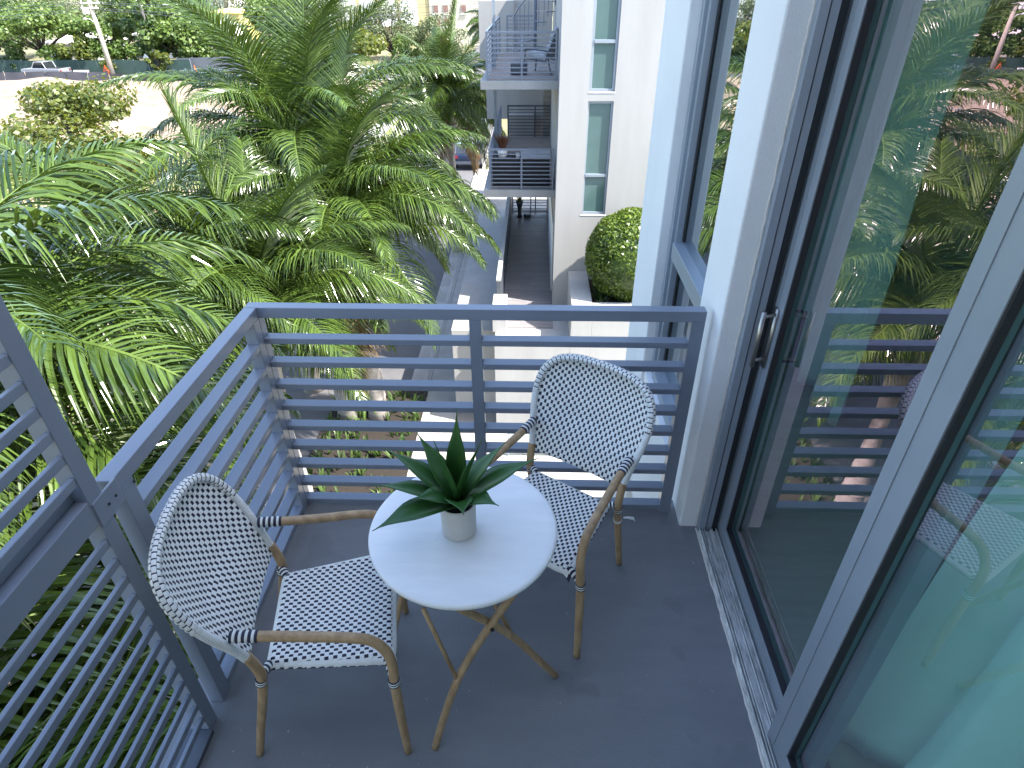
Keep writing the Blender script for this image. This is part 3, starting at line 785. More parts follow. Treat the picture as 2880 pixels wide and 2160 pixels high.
# white volumes behind the balconies
MB().box(-1.75, 0.45, 24.3, 26.0, -2.35, -0.4).build('upper_volume', M['stucco_far'], **W)
MB().box(-0.95, -0.02, 23.6, 24.2, -4.6, -2.10).build('screen_wall', M['stucco_far'], **W)
MB().box(0.30, 0.57, 23.42, 24.2, -2.9, -0.4).build('stone_pier', M['bark'], **W)
MB().box(-1.95, -0.75, 24.4, 25.2, -0.4, 1.35).build('parapet', M['stucco_far'], **W)
MB().box(-0.93, 0.56, 24.5, 24.9, -4.7, -2.352).build('lower_volume', M['concrete'], **W)
MB().box(-0.75, 0.57, 24.6, 24.8, -0.3, 2.4).build('stair_wall', M['stucco_far'], **W)
# spiral stair on the upper balcony
st = thing('spiral_stair', 'grey metal spiral stair rising from the upper balcony of the white wing', 'stair', (-0.02, 21.4, -0.078))
MB().tube([(0, 0, 0), (0, 0, 3.25)], 0.06, 12).build('pole', M['rail'], st)
treads = []
for i in range(12):
    a = R(200 + 24 * i); z = 0.25 * (i + 1)
    a2 = a + R(26)
    MB().prism([(0.05 * math.cos(a), 0.05 * math.sin(a)), (0.72 * math.cos(a), 0.72 * math.sin(a)), (0.72 * math.cos(a2), 0.72 * math.sin(a2)), (0.05 * math.cos(a2), 0.05 * math.sin(a2))], 'z', z, z + 0.03).build('tread', M['rail'], st)
    for k in (0.25, 0.75):
        aa = a + (a2 - a) * k
        MB().tube([(0.70 * math.cos(aa), 0.70 * math.sin(aa), z - 0.1), (0.70 * math.cos(aa), 0.70 * math.sin(aa), z + 0.95)], 0.014, 6).build('baluster', M['rail'], st)
MB().tube([(0.70 * math.cos(R(200 + 24 * i)), 0.70 * math.sin(R(200 + 24 * i)), 0.25 * (i + 1) + 0.85) for i in range(13)], 0.022, 8).build('handrail', M['rail'], st)
# armchair on the upper balcony
ch = thing('lounge_chair', 'reclining grey cushioned lounge chair behind the upper balcony rail', 'chair', (0.18, 18.2, -0.078), R(150))
b = MB(); 
def slab_rot(b, c, ang, ln, w, th):
    d = Vector((math.cos(ang), 0, math.sin(ang))); n_ = Vector((-math.sin(ang), 0, math.cos(ang)))
    vs = []
    for k in (0, th):
        for (a, y) in ((0, -w), (ln, -w), (ln, w), (0, w)):
            vs.append(Vector(c) + d * a + n_ * k + Vector((0, y, 0)))
    b.add(vs, [(0, 3, 2, 1), (4, 5, 6, 7), (0, 1, 5, 4), (1, 2, 6, 5), (2, 3, 7, 6), (3, 0, 4, 7)])
slab_rot(b, (-0.25, 0, 0.33), R(8), 0.56, 0.26, 0.11); b.build('seat', M['cushion'], ch, bevel=0.03)
b = MB(); slab_rot(b, (-0.26, 0, 0.42), R(118), 0.38, 0.26, -0.10); b.build('backrest', M['cushion'], ch, bevel=0.03)
b = MB(); slab_rot(b, (-0.44, 0, 0.77), R(112), 0.30, 0.26, -0.11); b.build('backrest', M['cushion'], ch, bevel=0.03)
for sg in (1, -1):
    y = 0.31 * sg
    MB().tube([(-0.45, y, 0), (-0.30, y, 0.55), (0.32, y, 0.58), (0.38, y, 0)], 0.022, 8).build('arm_frame', M['dark_rail'], ch)
    MB().tube([(-0.50, 0.27 * sg, 0.9), (-0.25, 0.27 * sg, 0.30), (0.34, 0.27 * sg, 0.36)], 0.02, 8).build('side_rail', M['dark_rail'], ch)
cu = MB().box(-0.22, 0.22, -0.16, 0.16, 0.0, 0.30).build('striped_pouf', M['dark_rail'], bevel=0.05); cu.location = (-0.42, 17.9, -0.078)
tag(cu, 'small dark footstool on the upper balcony floor left of the lounge chair', 'stool')
# bench and pots on the lower balcony
bn = thing('storage_bench', 'long black storage bench filling the lower balcony behind its rail', 'bench', (-0.35, 17.5, -2.758))
MB().box(-0.78, 0.78, -0.35, 0.35, 0.0, 0.72).build('body', M['black'], bn, bevel=0.02)
MB().box(0.0, 0.80, -0.37, 0.37, 0.721, 0.77).build('lid', M['cushion'], bn, bevel=0.01)
def tuft(b, n, h, spread, w, m=0, up=0.7, z=0.0):
    for i in range(n):
        a = random.uniform(0, 6.283); k = random.random()
        d = Vector((math.cos(a) * spread * k, math.sin(a) * spread * k, h * random.uniform(up, 1)))
        s = Vector((-math.sin(a), math.cos(a), 0)) * w
        o = Vector((math.cos(a) * 0.03 * k, math.sin(a) * 0.03 * k, z))
        b.add([o - s, o + s, o + d * .6 + s * .8 + Vector((0, 0, .04 * h)), o + d * .6 - s * .8 + Vector((0, 0, .04 * h)), o + d - Vector((0, 0, .05 * h))], [(0, 1, 2, 3), (3, 2, 4)], m)
pp = thing('potted_plant', 'rusty red bushy plant in a white pot on the lower balcony of the white wing', 'plant', (-0.85, 17.3, -2.036))
MB().lathe([(0, 0), (0.10, 0), (0.14, 0.22), (0.12, 0.22), (0.1, 0.19), (0, 0.19)], 20).build('pot', M['white_paint'], pp, smooth=True)
b = MB(); tuft(b, 120, 0.5, 0.32, 0.014, z=0.18); b.build('foliage', M['brown_stem'], pp)
for i, x in enumerate((-0.55, -0.44)):
    o = MB().lathe([(0, 0), (0.05, 0), (0.055, 0.13), (0, 0.13)], 14).build('lantern', M['white_paint'] if i else M['carglass'], smooth=True); o.location = (x, 17.25, -2.036)
    tag(o, ['small dark jar beside the potted plant on the black bench', 'small white jar beside the potted plant on the black bench'][i], 'jar')

# ------------------------------------------------------------------ terrace below
ter = thing('terrace_block', 'low white terrace block with a long ledge, corridor and parapets below the balconies', 'building', (0, 18, GZ))
W = dict(parent=ter, world=True)
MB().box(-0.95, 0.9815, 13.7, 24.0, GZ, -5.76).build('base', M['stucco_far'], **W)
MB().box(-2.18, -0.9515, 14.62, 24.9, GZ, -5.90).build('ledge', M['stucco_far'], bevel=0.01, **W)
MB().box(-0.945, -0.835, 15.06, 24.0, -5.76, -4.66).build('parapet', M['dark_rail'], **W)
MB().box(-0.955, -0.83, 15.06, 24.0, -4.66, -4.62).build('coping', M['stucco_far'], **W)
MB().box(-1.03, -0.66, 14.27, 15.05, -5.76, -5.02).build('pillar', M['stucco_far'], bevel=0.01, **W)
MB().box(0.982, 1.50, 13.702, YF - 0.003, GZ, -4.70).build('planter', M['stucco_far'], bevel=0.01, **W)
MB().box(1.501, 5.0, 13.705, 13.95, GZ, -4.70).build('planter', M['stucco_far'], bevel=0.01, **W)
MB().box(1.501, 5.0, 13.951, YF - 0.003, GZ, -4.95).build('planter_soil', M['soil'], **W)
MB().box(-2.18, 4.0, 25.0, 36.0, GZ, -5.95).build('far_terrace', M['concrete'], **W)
tf = bpy.data.objects.new('terrace_floor', None); COL.objects.link(tf); tf.location = (0, 15.3, -5.755); tf['kind'] = 'structure'
for j in range(48):
    x = -0.83; k = 0
    x = -0.83 - (j * 0.37 % 0.9)
    while x < 0.57:
        a, c = max(x, -0.83), min(x + 0.9, 0.572)
        if c - a > 0.05:
            q = MB().box(a + 0.002, c - 0.002, 0.003, 0.179, 0, 0.02).build('plank', M['plank'], tf)
            q.location = (0, -0.80 + j * 0.182, random.uniform(-.0015, .0015))
        x += 0.9
fr = thing('terrace_railing', 'grey rail closing the far end of the wood tiled corridor', 'railing', (-0.1, 23.75, -5.73))
MB().box(-0.72, 0.66, 0, 0.045, 1.0, 1.05).build('top_rail', M['rail'], fr)
for x in (-0.72, -0.02, 0.16, 0.62): MB().box(x, x + 0.045, 0, 0.045, 0, 1.0).build('post', M['rail'], fr)
bm_ = MB().box(-0.72, 0.66, 0.01, 0.035, 0, 0.025).mesh('bar', M['rail'])
for i in range(8): link('bar', bm_, fr).location = (0, 0, 0.1 + i * 0.11)
pk = thing('plant_stand', 'small potted plant on a tall stand at the far end of the corridor', 'plant', (-0.52, 23.4, -5.73))
MB().lathe([(0, 0), (0.10, 0), (0.07, 0.1), (0.09, 0.42), (0, 0.42)], 12).build('stand', M['dark_rail'], pk, smooth=True)
MB().lathe([(0, 0.42), (0.09, 0.42), (0.15, 0.62), (0, 0.62)], 12).build('pot', M['dark_rail'], pk, smooth=True)
b = MB(); tuft(b, 60, 0.22, 0.2, 0.02, z=0.6); b.build('foliage', M['leaf_y'], pk)
o = MB().lathe([(0, 0), (0.13, 0), (0.16, 0.1), (0.14, 0.12), (0, 0.1)], 14).build('bowl', M['dark_rail'], smooth=True); o.location = (-0.22, 23.4, -5.73)
tag(o, 'low dark bowl on the corridor floor beside the plant stand', 'bowl')
dr = thing('corridor_door', 'white framed door standing along the right side of the corridor', 'door', (0.56, 19, -5.735))
MB().box(-0.012, 0.012, -2.2, 2.6, 0.0, 2.0).build('door_leaf', M['white_paint'], dr)
lg = thing('glass_balustrade', 'low glass balustrade with slim posts at the foot of the white wall', 'railing', (0.6, 12.7, GZ))
for i in range(5): MB().box(-1.2 + i * .6, -1.165 + i * .6, 0, 0.035, 0, 1.05).build('post', M['alu'], lg)
for i in range(4): MB().box(-1.16 + i * .6, -0.61 + i * .6, 0.012, 0.02, 0.1, 1.0).build('pane', M['glass2'], lg)
MB().box(-1.2, 1.25, -0.005, 0.04, 1.05, 1.09).build('handrail', M['alu'], lg)
sheet('courtyard', rect(-2.15, 6, 3.95, 14.75), GZ + 0.016, M['concrete'])

# round clipped hedge in the planter
hb = thing('clipped_hedge', 'round clipped green bush in the white planter against the wing wall', 'bush', (2.48, 14.72, -4.95))
def leaf_ball(n, cx, cy, cz, rx, ry, rz, size, thick=0.16, noise=0.05, seed=1, tilt=0.7):
    g = np.random.default_rng(seed)
    d = g.normal(size=(n, 3)); d /= np.linalg.norm(d, axis=1)[:, None]
    rr = 1 - thick * g.random(n) ** 1.6 + noise * np.sin(d[:, 0] * 9 + 2) * np.cos(d[:, 2] * 8)
    c = d * rr[:, None] * np.array([rx, ry, rz]) + np.array([cx, cy, cz])
    nr = d + tilt * g.normal(size=(n, 3)); nr /= np.linalg.norm(nr, axis=1)[:, None]
    return leaf_quads(c, nr, size * (0.7 + 0.6 * g.random(n)), g)
def leaf_quads(c, nr, size, g, asp=0.55):
    n = len(c)
    t = g.normal(size=(n, 3)); t -= nr * (t * nr).sum(1)[:, None]; t /= np.linalg.norm(t, axis=1)[:, None]
    bt = np.cross(nr, t)
    s = np.asarray(size)[:, None]
    v = np.stack([c - t * s * .5, c + bt * s * asp * .5 + nr * s * .06, c + t * s * .5, c - bt * s * asp * .5 + nr * s * .06], 1).reshape(-1, 3)
    return v
def quads_mesh(name, v, m):
    n = len(v) // 4
    me = bpy.data.meshes.new(name)
    me.vertices.add(len(v)); me.vertices.foreach_set('co', v.astype(np.float32).ravel())
    me.loops.add(n * 4); me.loops.foreach_set('vertex_index', np.arange(n * 4, dtype=np.int32))
    me.polygons.add(n); me.polygons.foreach_set('loop_start', np.arange(0, n * 4, 4, dtype=np.int32))
    try: me.polygons.foreach_set('loop_total', np.full(n, 4, dtype=np.int32))
    except Exception: pass
    me.materials.append(m); me.update(calc_edges=True)
    return me
link('foliage', quads_mesh('foliage', leaf_ball(15000, 0, 0, 1.18, 1.16, 1.05, 1.16, 0.085, 0.12, 0.03, 5, 0.75), M['hedge']), hb)
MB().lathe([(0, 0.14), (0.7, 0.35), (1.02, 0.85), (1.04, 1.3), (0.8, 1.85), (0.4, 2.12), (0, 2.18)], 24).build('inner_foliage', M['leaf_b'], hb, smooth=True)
MB().tube([(0, 0, 0), (0, 0, 0.6)], 0.06, 8).build('trunk', M['tbark'], hb)
b = MB()
for i in range(14):
    q = MB(); tuft(q, 10, 0.28, 0.3, 0.018)
    ox, oy = random.uniform(1.6, 1.9), random.uniform(14.0, 15.5)
    b.add([(x + ox, y + oy, z - 4.95) for x, y, z in q.v], q.f)
o = b.build('ground_cover', M['leaf_b']); o['kind'] = 'stuff'

# ------------------------------------------------------------------ palms
def frond_mesh(seed, L, e0, e1, lmax, n, droop, plum=0.35, wid=0.045, sparse=0.12):
    g = random.Random(seed)
    b = MB(); K = 18
    pts = []; els = []
    p = Vector((0, 0, 0)); side = g.uniform(-.12, .12)
    for i in range(K + 1):
        s = i / K
        el = e0 + (e1 - e0) * s ** 1.35
        pts.append(p.copy()); els.append(el)
        yaw_ = side * s * s * 2
        p = p + Vector((math.cos(el) * math.cos(yaw_), math.cos(el) * math.sin(yaw_), math.sin(el))) * (L / K)
    b.tube(pts, [0.028 * (1 - s / K) ** 0.9 + 0.003 for s in range(K + 1)], 6, 1)
    def at(s):
        k = min(int(s * K), K - 1); t = s * K - k
        return pts[k].lerp(pts[k + 1], t), (pts[k + 1] - pts[k]).normalized()
    for i in range(n):
        s = sparse + (1 - sparse) * (i + g.uniform(-.3, .3)) / n
        if s > 0.995 or s < 0: continue
        q, T = at(s)
        Bv = Vector((0, 0, 1)).cross(T)
        Bv = Bv.normalized() if Bv.length > 1e-3 else Vector((0, 1, 0))
        U = T.cross(Bv)
        for sg in (1, -1):
            if g.random() < 0.03: continue
            u = max(0.0, (s - sparse) / (1 - sparse))
            ln = lmax * (0.55 + 0.45 * math.sin(math.pi * min(1, u * 1.25 + .08))) * (1 - 0.55 * u ** 3) * g.uniform(.92, 1.06)
            fw = 0.55 + 0.85 * u ** 1.4 + g.uniform(-.07, .07)
            upn = (0.18, 0.62)[i % 2] * plum * 2 + g.uniform(-.10, .10)
            d = (Bv * sg + T * fw + U * upn).normalized()
            w = wid * g.uniform(.8, 1.15) * (1 - .35 * u)
            pos = q.copy(); m = 5; vs = []
            dr = droop * g.uniform(.65, 1.4) * (1.0 + 0.2 * (i % 2))
            for k in range(m + 1):
                t = k / m
                ww = w * (0.55 + 1.8 * t if t < .25 else 1.0) * (1 - max(0, (t - .3) / .7) ** 1.6)
                cr = d.cross(Vector((0, 0, 1)))
                # blade width vector roughly in the frond's surface, folded a little along its midrib
                wv = (T * 0.75 + U * 0.2 * sg); wv = wv - d * wv.dot(d)
                wv = wv.normalized() * (ww * 0.5)
                nv = d.cross(wv).normalized() * (ww * 0.14)
                if k == m: vs.append(pos.copy())
                else: vs += [pos - wv + nv, pos - nv, pos + wv + nv]
                pos = pos + d * (ln / m)
                d = (d + Vector((0, 0, -1)) * dr * (0.35 + 1.0 * t)).normalized()
            fs = []
            for k in range(m - 1):
                a = k * 3
                fs += [(a, a + 1, a + 4, a + 3), (a + 1, a + 2, a + 5, a + 4)]
            a = (m - 1) * 3
            fs += [(a, a + 1, a + 3), (a + 1, a + 2, a + 3)]
            b.add(vs, fs, 0)
    return b.mesh('frond', [M['palm'], M['rachis']])

FV = {}
def frond(kind, L=3.2, big=False):
    key = (kind, round(L, 1), big)
    if key in FV: return FV[key]
    e0, e1, dr = {'spear': (86, 76, .06), 'up': (72, 20, .26), 'mid': (54, -22, .48), 'arch': (36, -50, .60), 'out': (14, -60, .66), 'low': (-12, -76, .6), 'hang': (-42, -86, .3)}[kind[:-1] if kind[-1].isdigit() else kind]
    n = 104 if not big else 92
    me = frond_mesh(hash(kind) % 999 if False else sum(ord(c) * (i + 1) for i, c in enumerate(kind)), L, R(e0), R(e1), 1.18 if not big else 1.2, n, dr, wid=0.042 if not big else 0.052)
    FV[key] = me
    return me

def palm(label, base, crown, L, fronds, seed, group='royal palms beside the street', trunk=True, big=False, shaft=True, dry=()):
    t = thing('palm_tree', label, 'palm', (base[0], base[1], GZ), 0, group)
    h = crown[2] - GZ
    dx, dy = crown[0] - base[0], crown[1] - base[1]
    g = random.Random(seed)
    if trunk:
        pts = [(dx * k / 12 * (k / 12), dy * k / 12 * (k / 12), (h - 0.9) * k / 12) for k in range(13)]
        rr = [0.24 + 0.05 * math.sin(k * .6) - 0.006 * k + (0.10 if k == 0 else 0) for k in range(13)]
        b = MB(); b.tube(pts, rr, 14)
        for k in range(int((h - 1) / 0.33)):
            z = 0.2 + k * 0.33; f_ = z / (h - 0.9)
            r0 = 0.24 + 0.05 * math.sin(f_ * 12 * .6) - 0.006 * f_ * 12
            b.tube([(dx * f_ * f_, dy * f_ * f_, z - 0.012), (dx * f_ * f_, dy * f_ * f_, z), (dx * f_ * f_, dy * f_ * f_, z + 0.012)], [r0 * .98, r0 + 0.010, r0 * .98], 14, 0, False)
        b.build('trunk', M['bark'], t, smooth=True)
        if shaft:
            MB().tube([(dx, dy, h - 1.0), (dx, dy, h - 0.8), (dx, dy, h - 0.35), (dx, dy, h + 0.05)], [0.17, 0.185, 0.15, 0.08], 14).build('crownshaft', M['shaft'], t, smooth=True)
    for (kind, az) in fronds:
        o = link('frond', frond(kind, L, big), t)
        o.location = (dx, dy, h - 0.05 + g.uniform(-.05, .08))
        o.rotation_euler = (R(g.uniform(-10, 10)), 0, R(az))
        k = g.uniform(.92, 1.06); o.scale = (k, k, k)
    for az in dry:
        me = frond('hang1', L, big).copy(); me.name = 'dry_frond'; me.materials[0] = M['dry']; me.materials[1] = M['dry']
        o = link('frond', me, t); o.location = (dx, dy, h - 0.35); o.rotation_euler = (0, 0, R(az)); o['label'] = 'dry brown hanging frond'
    return t
def ring(seed, n_up=3, n_mid=5, n_out=6, n_low=3, spear=True):
    n_mid += 1; n_out += 2; n_low += 2
    g = random.Random(seed); out = []
    if spear: out.append(('spear', g.uniform(0, 360)))
    for kind, n in (('up', n_up), ('mid', n_mid), ('arch', n_out), ('out', n_out), ('low', n_low)):
        a0 = g.uniform(0, 360)
        for i in range(n): out.append((kind + str(i % 3), a0 + i * 360 / n + g.uniform(-16, 16)))
    return out
palm('tall central royal palm with an upright crown above the far corner of the railing', (-5.30, 14.26), (-4.95, 13.8, -1.1), 4.2, ring(3, 6, 6, 4, 2), 1, dry=(-70, 150))
palm('royal palm whose arching fronds reach toward the white ledge and the lower balcony', (-4.41, 14.28), (-4.05, 12.5, -2.0), 3.5, ring(8, 2, 4, 5, 2) + [('arch0', 2), ('arch1', -22), ('mid1', 12), ('out1', -8)], 2, dry=(-75,))
palm('royal palm with a bunched upright crown, left of the central palm', (-6.9, 9.6), (-6.4, 9.2, -2.2), 3.5, ring(12, 3, 5, 5, 3, spear=False), 3)
palm('nearest royal palm at the left edge, its broad glossy leaflets behind the privacy screen', (-5.6, 4.1), (-5.35, 4.0, -0.75), 3.6, [('up0', 170), ('mid0', 22), ('mid2', 62), ('arch0', 80), ('mid2', -25), ('arch0', -4), ('arch1', 14), ('arch2', 48), ('arch1', -38), ('out0', 24), ('out1', -14), ('out2', 62), ('low0', 8), ('low1', -30), ('low2', 45), ('mid1', 150), ('arch0', 200), ('arch2', 260), ('out0', 310), ('out1', 110), ('low0', 230)], 4, big=True)
palm('royal palm directly below the railing corner, its fronds showing through the bars', (-5.0, 9.7), (-4.8, 9.5, -2.6), 3.3, ring(33, 3, 5, 4, 0), 5)
palm('royal palm with spreading fronds between the bunched palm and the sand lot', (-6.8, 15.8), (-6.7, 15.6, -4.1), 3.2, ring(37, 2, 4, 5, 3, spear=False), 12)
palm('shaded royal palm seen through the slats of the privacy screen', (-3.9, 1.2), (-3.7, 1.2, -2.3), 3.2, ring(41, 2, 4, 6, 3), 6, big=True)
palm('smaller distant royal palm beside the balconies of the white wing', (-3.45, 27.2), (-3.55, 27.0, -2.1), 3.5, ring(52, 4, 5, 5, 4), 7, dry=(-110, 60, 200))
palm('royal palm further along the street behind the central palm', (-4.6, 33), (-4.6, 33, -3.2), 3.0, ring(57, 3, 4, 5, 3), 8)
palm('thin distant palm with a shaggy brown crown above the white parapet', (-3.6, 60), (-3.6, 60, -1.6), 2.6, ring(61, 2, 4, 5, 5), 9, group='distant palms')
palm('distant coconut palm rising behind the grey roofed house', (-58, 122), (-58, 122, -1.4), 3.4, ring(66, 2, 4, 5, 3), 10, group='distant palms')
palm('distant palm with yellowing fronds beside the wooden utility pole', (-51.2, 92), (-51.2, 92, 0.5), 3.2, ring(71, 2, 4, 5, 3), 11, group='distant palms')

# ------------------------------------------------------------------ trees beyond the lot
def tree(label, x, y, h, rx, ry, z0, m, n, size, seed, group='trees beyond the green fence', nb=22, name='leafy_tree', flat=False):
    t = thing(name, label, 'tree', (x, y, GZ), 0, group)
    g = np.random.default_rng(seed)
    cz = (h + z0) / 2; rz = (h - z0) / 2
    ctr = []
    for i in range(nb):
        d = g.normal(size=3); d /= np.linalg.norm(d)
        if flat and d[2] < -0.1: d[2] *= -0.5
        k = 0.45 + 0.5 * g.random() ** .6
        ctr.append([d[0] * rx * k, d[1] * ry * k, cz + d[2] * rz * k])
    ctr = np.array(ctr)
    vs = []
    per = n // nb
    for i, c in enumerate(ctr):
        r_ = (0.24 + 0.18 * g.random()) * min(rx, ry)
        d = g.normal(size=(per, 3)); d /= np.linalg.norm(d, axis=1)[:, None]
        rr = 0.45 + 0.6 * g.random(per) ** .5
        sq = np.array([1.15, 1.15, 0.55 if flat else 0.8])
        p = c + d * rr[:, None] * r_ * sq
        p[:, 2] = np.maximum(p[:, 2], z0 * 0.6)
        nr = d * 0.8 + np.array([0, 0, 0.5]) + 0.6 * g.normal(size=(per, 3)); nr /= np.linalg.norm(nr, axis=1)[:, None]
        vs.append(leaf_quads(p, nr, size * (.6 + .8 * g.random(per)), g, 0.75))
    link('crown', quads_mesh('crown', np.concatenate(vs), m), t)
    b = MB()
    hb_ = max(0.8, z0 * 0.9)
    b.tube([(0, 0, 0), (0.1, 0, hb_ * .6), (0.05, 0.05, hb_ * 1.15), (0, 0, cz)], [0.035 * h, 0.03 * h, 0.026 * h, 0.012 * h], 9)
    for i in range(0, nb, 2):
        c = ctr[i]
        b.tube([(0.05, 0.05, hb_), (c[0] * .45, c[1] * .45, hb_ + (c[2] - hb_) * .55), tuple(c)], [0.016 * h, 0.011 * h, 0.004 * h], 6)
    b.build('trunk', M['tbark'], t, smooth=True)
    return t
tree('wide flat-topped tree spreading above the silver pickup truck', -66.5, 92, 7.4, 8.0, 5.5, 2.4, M['leaf_a'], 7000, 0.42, 11, flat=True, nb=30)
tree('low bright green tree directly behind the pickup and the fence', -60.0, 90.2, 4.3, 2.6, 2.0, 1.2, M['leaf_y'], 2400, 0.36, 12)
tree('dark upright tree left of the wooden utility pole', -57.2, 91.5, 6.9, 3.0, 2.6, 1.2, M['leaf_a'], 4200, 0.42, 13)
tree('dark glossy tree right behind the wooden utility pole', -52.0, 94, 7.0, 3.6, 3.0, 1.2, M['leaf_b'], 4600, 0.46, 14)
tree('large round tree between the utility pole and the grey roofed house', -48.2, 94, 6.9, 4.6, 3.6, 1.0, M['leaf_a'], 6500, 0.46, 15, nb=28)
tree('pale shrubby tree in front of the fence, right of the orange sign', -48.8, 87.9, 2.9, 1.5, 1.0, 0.3, M['leaf_y'], 1400, 0.30, 16)
tree('small bush against the fence left of the orange sign', -55.4, 87.6, 2.4, 0.9, 0.8, 0.3, M['leaf_y'], 700, 0.26, 17)
for i, (x, y, h, r_, m, lab) in enumerate([
    (-84, 104, 8.4, 7.5, 'leaf_b', 'dark broad tree at the far left edge behind the flat-topped tree'), (-74, 112, 8.6, 7, 'leaf_c', 'greyish tree far behind the flat-topped tree'),
    (-66, 118, 9.0, 7, 'leaf_b', 'dark rounded tree far behind the dark upright tree'), (-58, 108, 8.0, 5, 'leaf_a', 'mid green tree behind the top of the utility pole'),
    (-62, 140, 10.5, 8, 'leaf_c', 'hazy grey green tree beyond the yellow roof, left side'), (-50, 138, 10.3, 8, 'leaf_a', 'broad tree beyond the yellow roofed house'),
    (-42, 118, 8.6, 5.5, 'leaf_a', 'green tree right of the yellow roofed house'), (-37, 104, 6.8, 4.2, 'leaf_b', 'dark tree behind the left fronds of the central palm'),
    (-29.5, 106, 7.6, 4.2, 'leaf_c', 'airy grey green tree in front of the left arches of the cream building'), (-21.5, 104, 7.9, 4.0, 'leaf_c', 'fuller grey green tree in front of the cream building, left of the shuttered windows'),
    (-24, 92, 5.0, 4.0, 'leaf_y', 'low yellow green tree below the grey green trees of the cream building'), (-95, 130, 10, 9, 'leaf_b', 'farthest dark tree at the upper left'), (-78, 142, 11, 9, 'leaf_a', 'tall tree on the skyline at the upper left'),
    (-13.5, 96, 6.2, 3.6, 'leaf_c', 'thin tree standing right of the shuttered windows'), (-35, 140, 10.5, 6, 'leaf_b', 'dark skyline tree left of the cream building')]):
    tree(lab, x, y, h, r_ * 1.08, r_ * .85, 0.9, M[m], int(3600 + r_ * 420), 0.44 if m != 'leaf_c' else 0.27, 30 + i, nb=24 if m != 'leaf_c' else 40)
tree('yellow green sea grape tree at the left, in front of the sand lot', -17.6, 24.5, 7.6, 3.0, 2.6, 3.6, M['leaf_y'], 13000, 0.165, 77, 'trees beside the sand lot', nb=34, name='sea_grape_tree')
tree('green shrubby tree at the left edge behind the nearest palm', -15.2, 15.5, 5.6, 2.8, 2.8, 1.4, M['leaf_a'], 4200, 0.2, 78, 'trees beside the sand lot', nb=30, name='leafy_tree')
for i, (x, y, h, r_, m) in enumerate([(-70, 90, 3.2, 2.4, 'leaf_b'), (-64.5, 90.5, 3.0, 2.2, 'leaf_a'), (-54.5, 91, 3.4, 2.2, 'leaf_a'), (-45.5, 92.5, 3.2, 2.6, 'leaf_a'), (-41.5, 95, 3.6, 2.8, 'leaf_b'), (-34, 96, 3.4, 3.0, 'leaf_a'), (-28, 98, 3.2, 3.0, 'leaf_c'), (-18, 99, 3.4, 3.0, 'leaf_a')]):
    tree(['dark bush under the left side of the flat-topped tree', 'green bush behind the cab of the pickup', 'green bush behind the fence just left of the orange sign', 'bush at the foot of the large round tree, right side', 'dark bush left of the central palm above the grey screen fence', 'green bush behind the upper left fronds of the central palm', 'grey green bush below the left arches of the cream building', 'green bush below the red shuttered windows'][i], x, y, h, r_, r_ * .8, 0.3, M[m], 1500, 0.36, 130 + i, 'bushes behind the fence', nb=16, name='bush')
# weeds on the near edge of the lot
b = MB(); g = random.Random(5)
for i in range(2600):
    x, y = g.uniform(-36, -14.2), g.uniform(27, 45)
    dens = math.sin(x * .35) + math.cos(y * .5 + x * .2) + (1.0 if 36 < y < 43 else -.2)
    if dens < g.uniform(-.2, 1.5): continue
    z = (sand_h(x, y) if y > 37 else GZ)
    hh = g.uniform(.25, .8)
    for k in range(3):
        a = g.uniform(0, 6.28); s = Vector((-math.sin(a), math.cos(a), 0)) * .06; o = Vector((x + g.uniform(-.2, .2), y + g.uniform(-.2, .2), z))
        tip = o + Vector((math.cos(a) * hh * .6, math.sin(a) * hh * .6, hh))
        mid = o.lerp(tip, .5) + Vector((0, 0, hh * .15))
        b.add([o - s, o + s, mid + s, mid - s, tip], [(0, 1, 2, 3), (3, 2, 4)])
o = b.build('weeds', M['grass']); o['kind'] = 'stuff'
b = MB()
for i in range(420):
    x, y = g.uniform(-5.8, -3.2), g.uniform(2, 15.4)
    q = MB(); tuft(q, 4, 0.35, 0.28, 0.03)
    b.add([(px + x, py + y, pz + GZ + 0.135) for px, py, pz in q.v], q.f)
o = b.build('ground_cover', M['leaf_b']); o['kind'] = 'stuff'

# ------------------------------------------------------------------ fences, road furniture
gf = thing('green_fence', 'dark green windscreen fence running behind the pickup and the orange sign', 'fence', (-62, 88.6, GZ))
for i in range(14):
    MB().box(-17.9 + i * 2.5, -15.44 + i * 2.5, -0.02, 0.02, 0.05, 1.62 + 0.04 * math.sin(i * 2.1)).build('screen_panel', M['screen_green'], gf)
for i in range(15): MB().tube([(-17.92 + i * 2.5, 0.05, 0), (-17.92 + i * 2.5, 0.05, 1.72)], 0.03, 6).build('post', M['alu'], gf)
gf2 = thing('grey_fence', 'blue grey screen fence angled along the side street right of the shrub', 'fence', (-46.9, 89.2, GZ))
for i in range(5): MB().box(i * 1.9, i * 1.9 + 1.86, -0.02, 0.02, 0.05, 1.75).build('screen_panel', M['dark_rail'], gf2)
for i in range(6): MB().tube([(i * 1.9 - .02, 0.05, 0), (i * 1.9 - .02, 0.05, 1.85)], 0.03, 6).build('post', M['alu'], gf2)
gf2.rotation_euler = (0, 0, R(14))
sf = thing('silt_fence', 'low black silt fence along the far edge of the sand', 'fence', (-48, 81.6, GZ))
for i in range(16):
    x0 = -22 + i * 2.6
    hh = 1.05 if x0 < -5.5 else 0.78
    MB().grid(lambda u, v: (x0 + 2.58 * u, 0.10 * math.sin(u * 5 + i) * v - (0.35 if x0 < -6 else 0) * (1 - v), 0.05 + v * (hh + 0.05 * math.sin(u * 3.1 + i * 1.7))), 6, 2).build('fabric_panel', M['fabric_black'], sf)
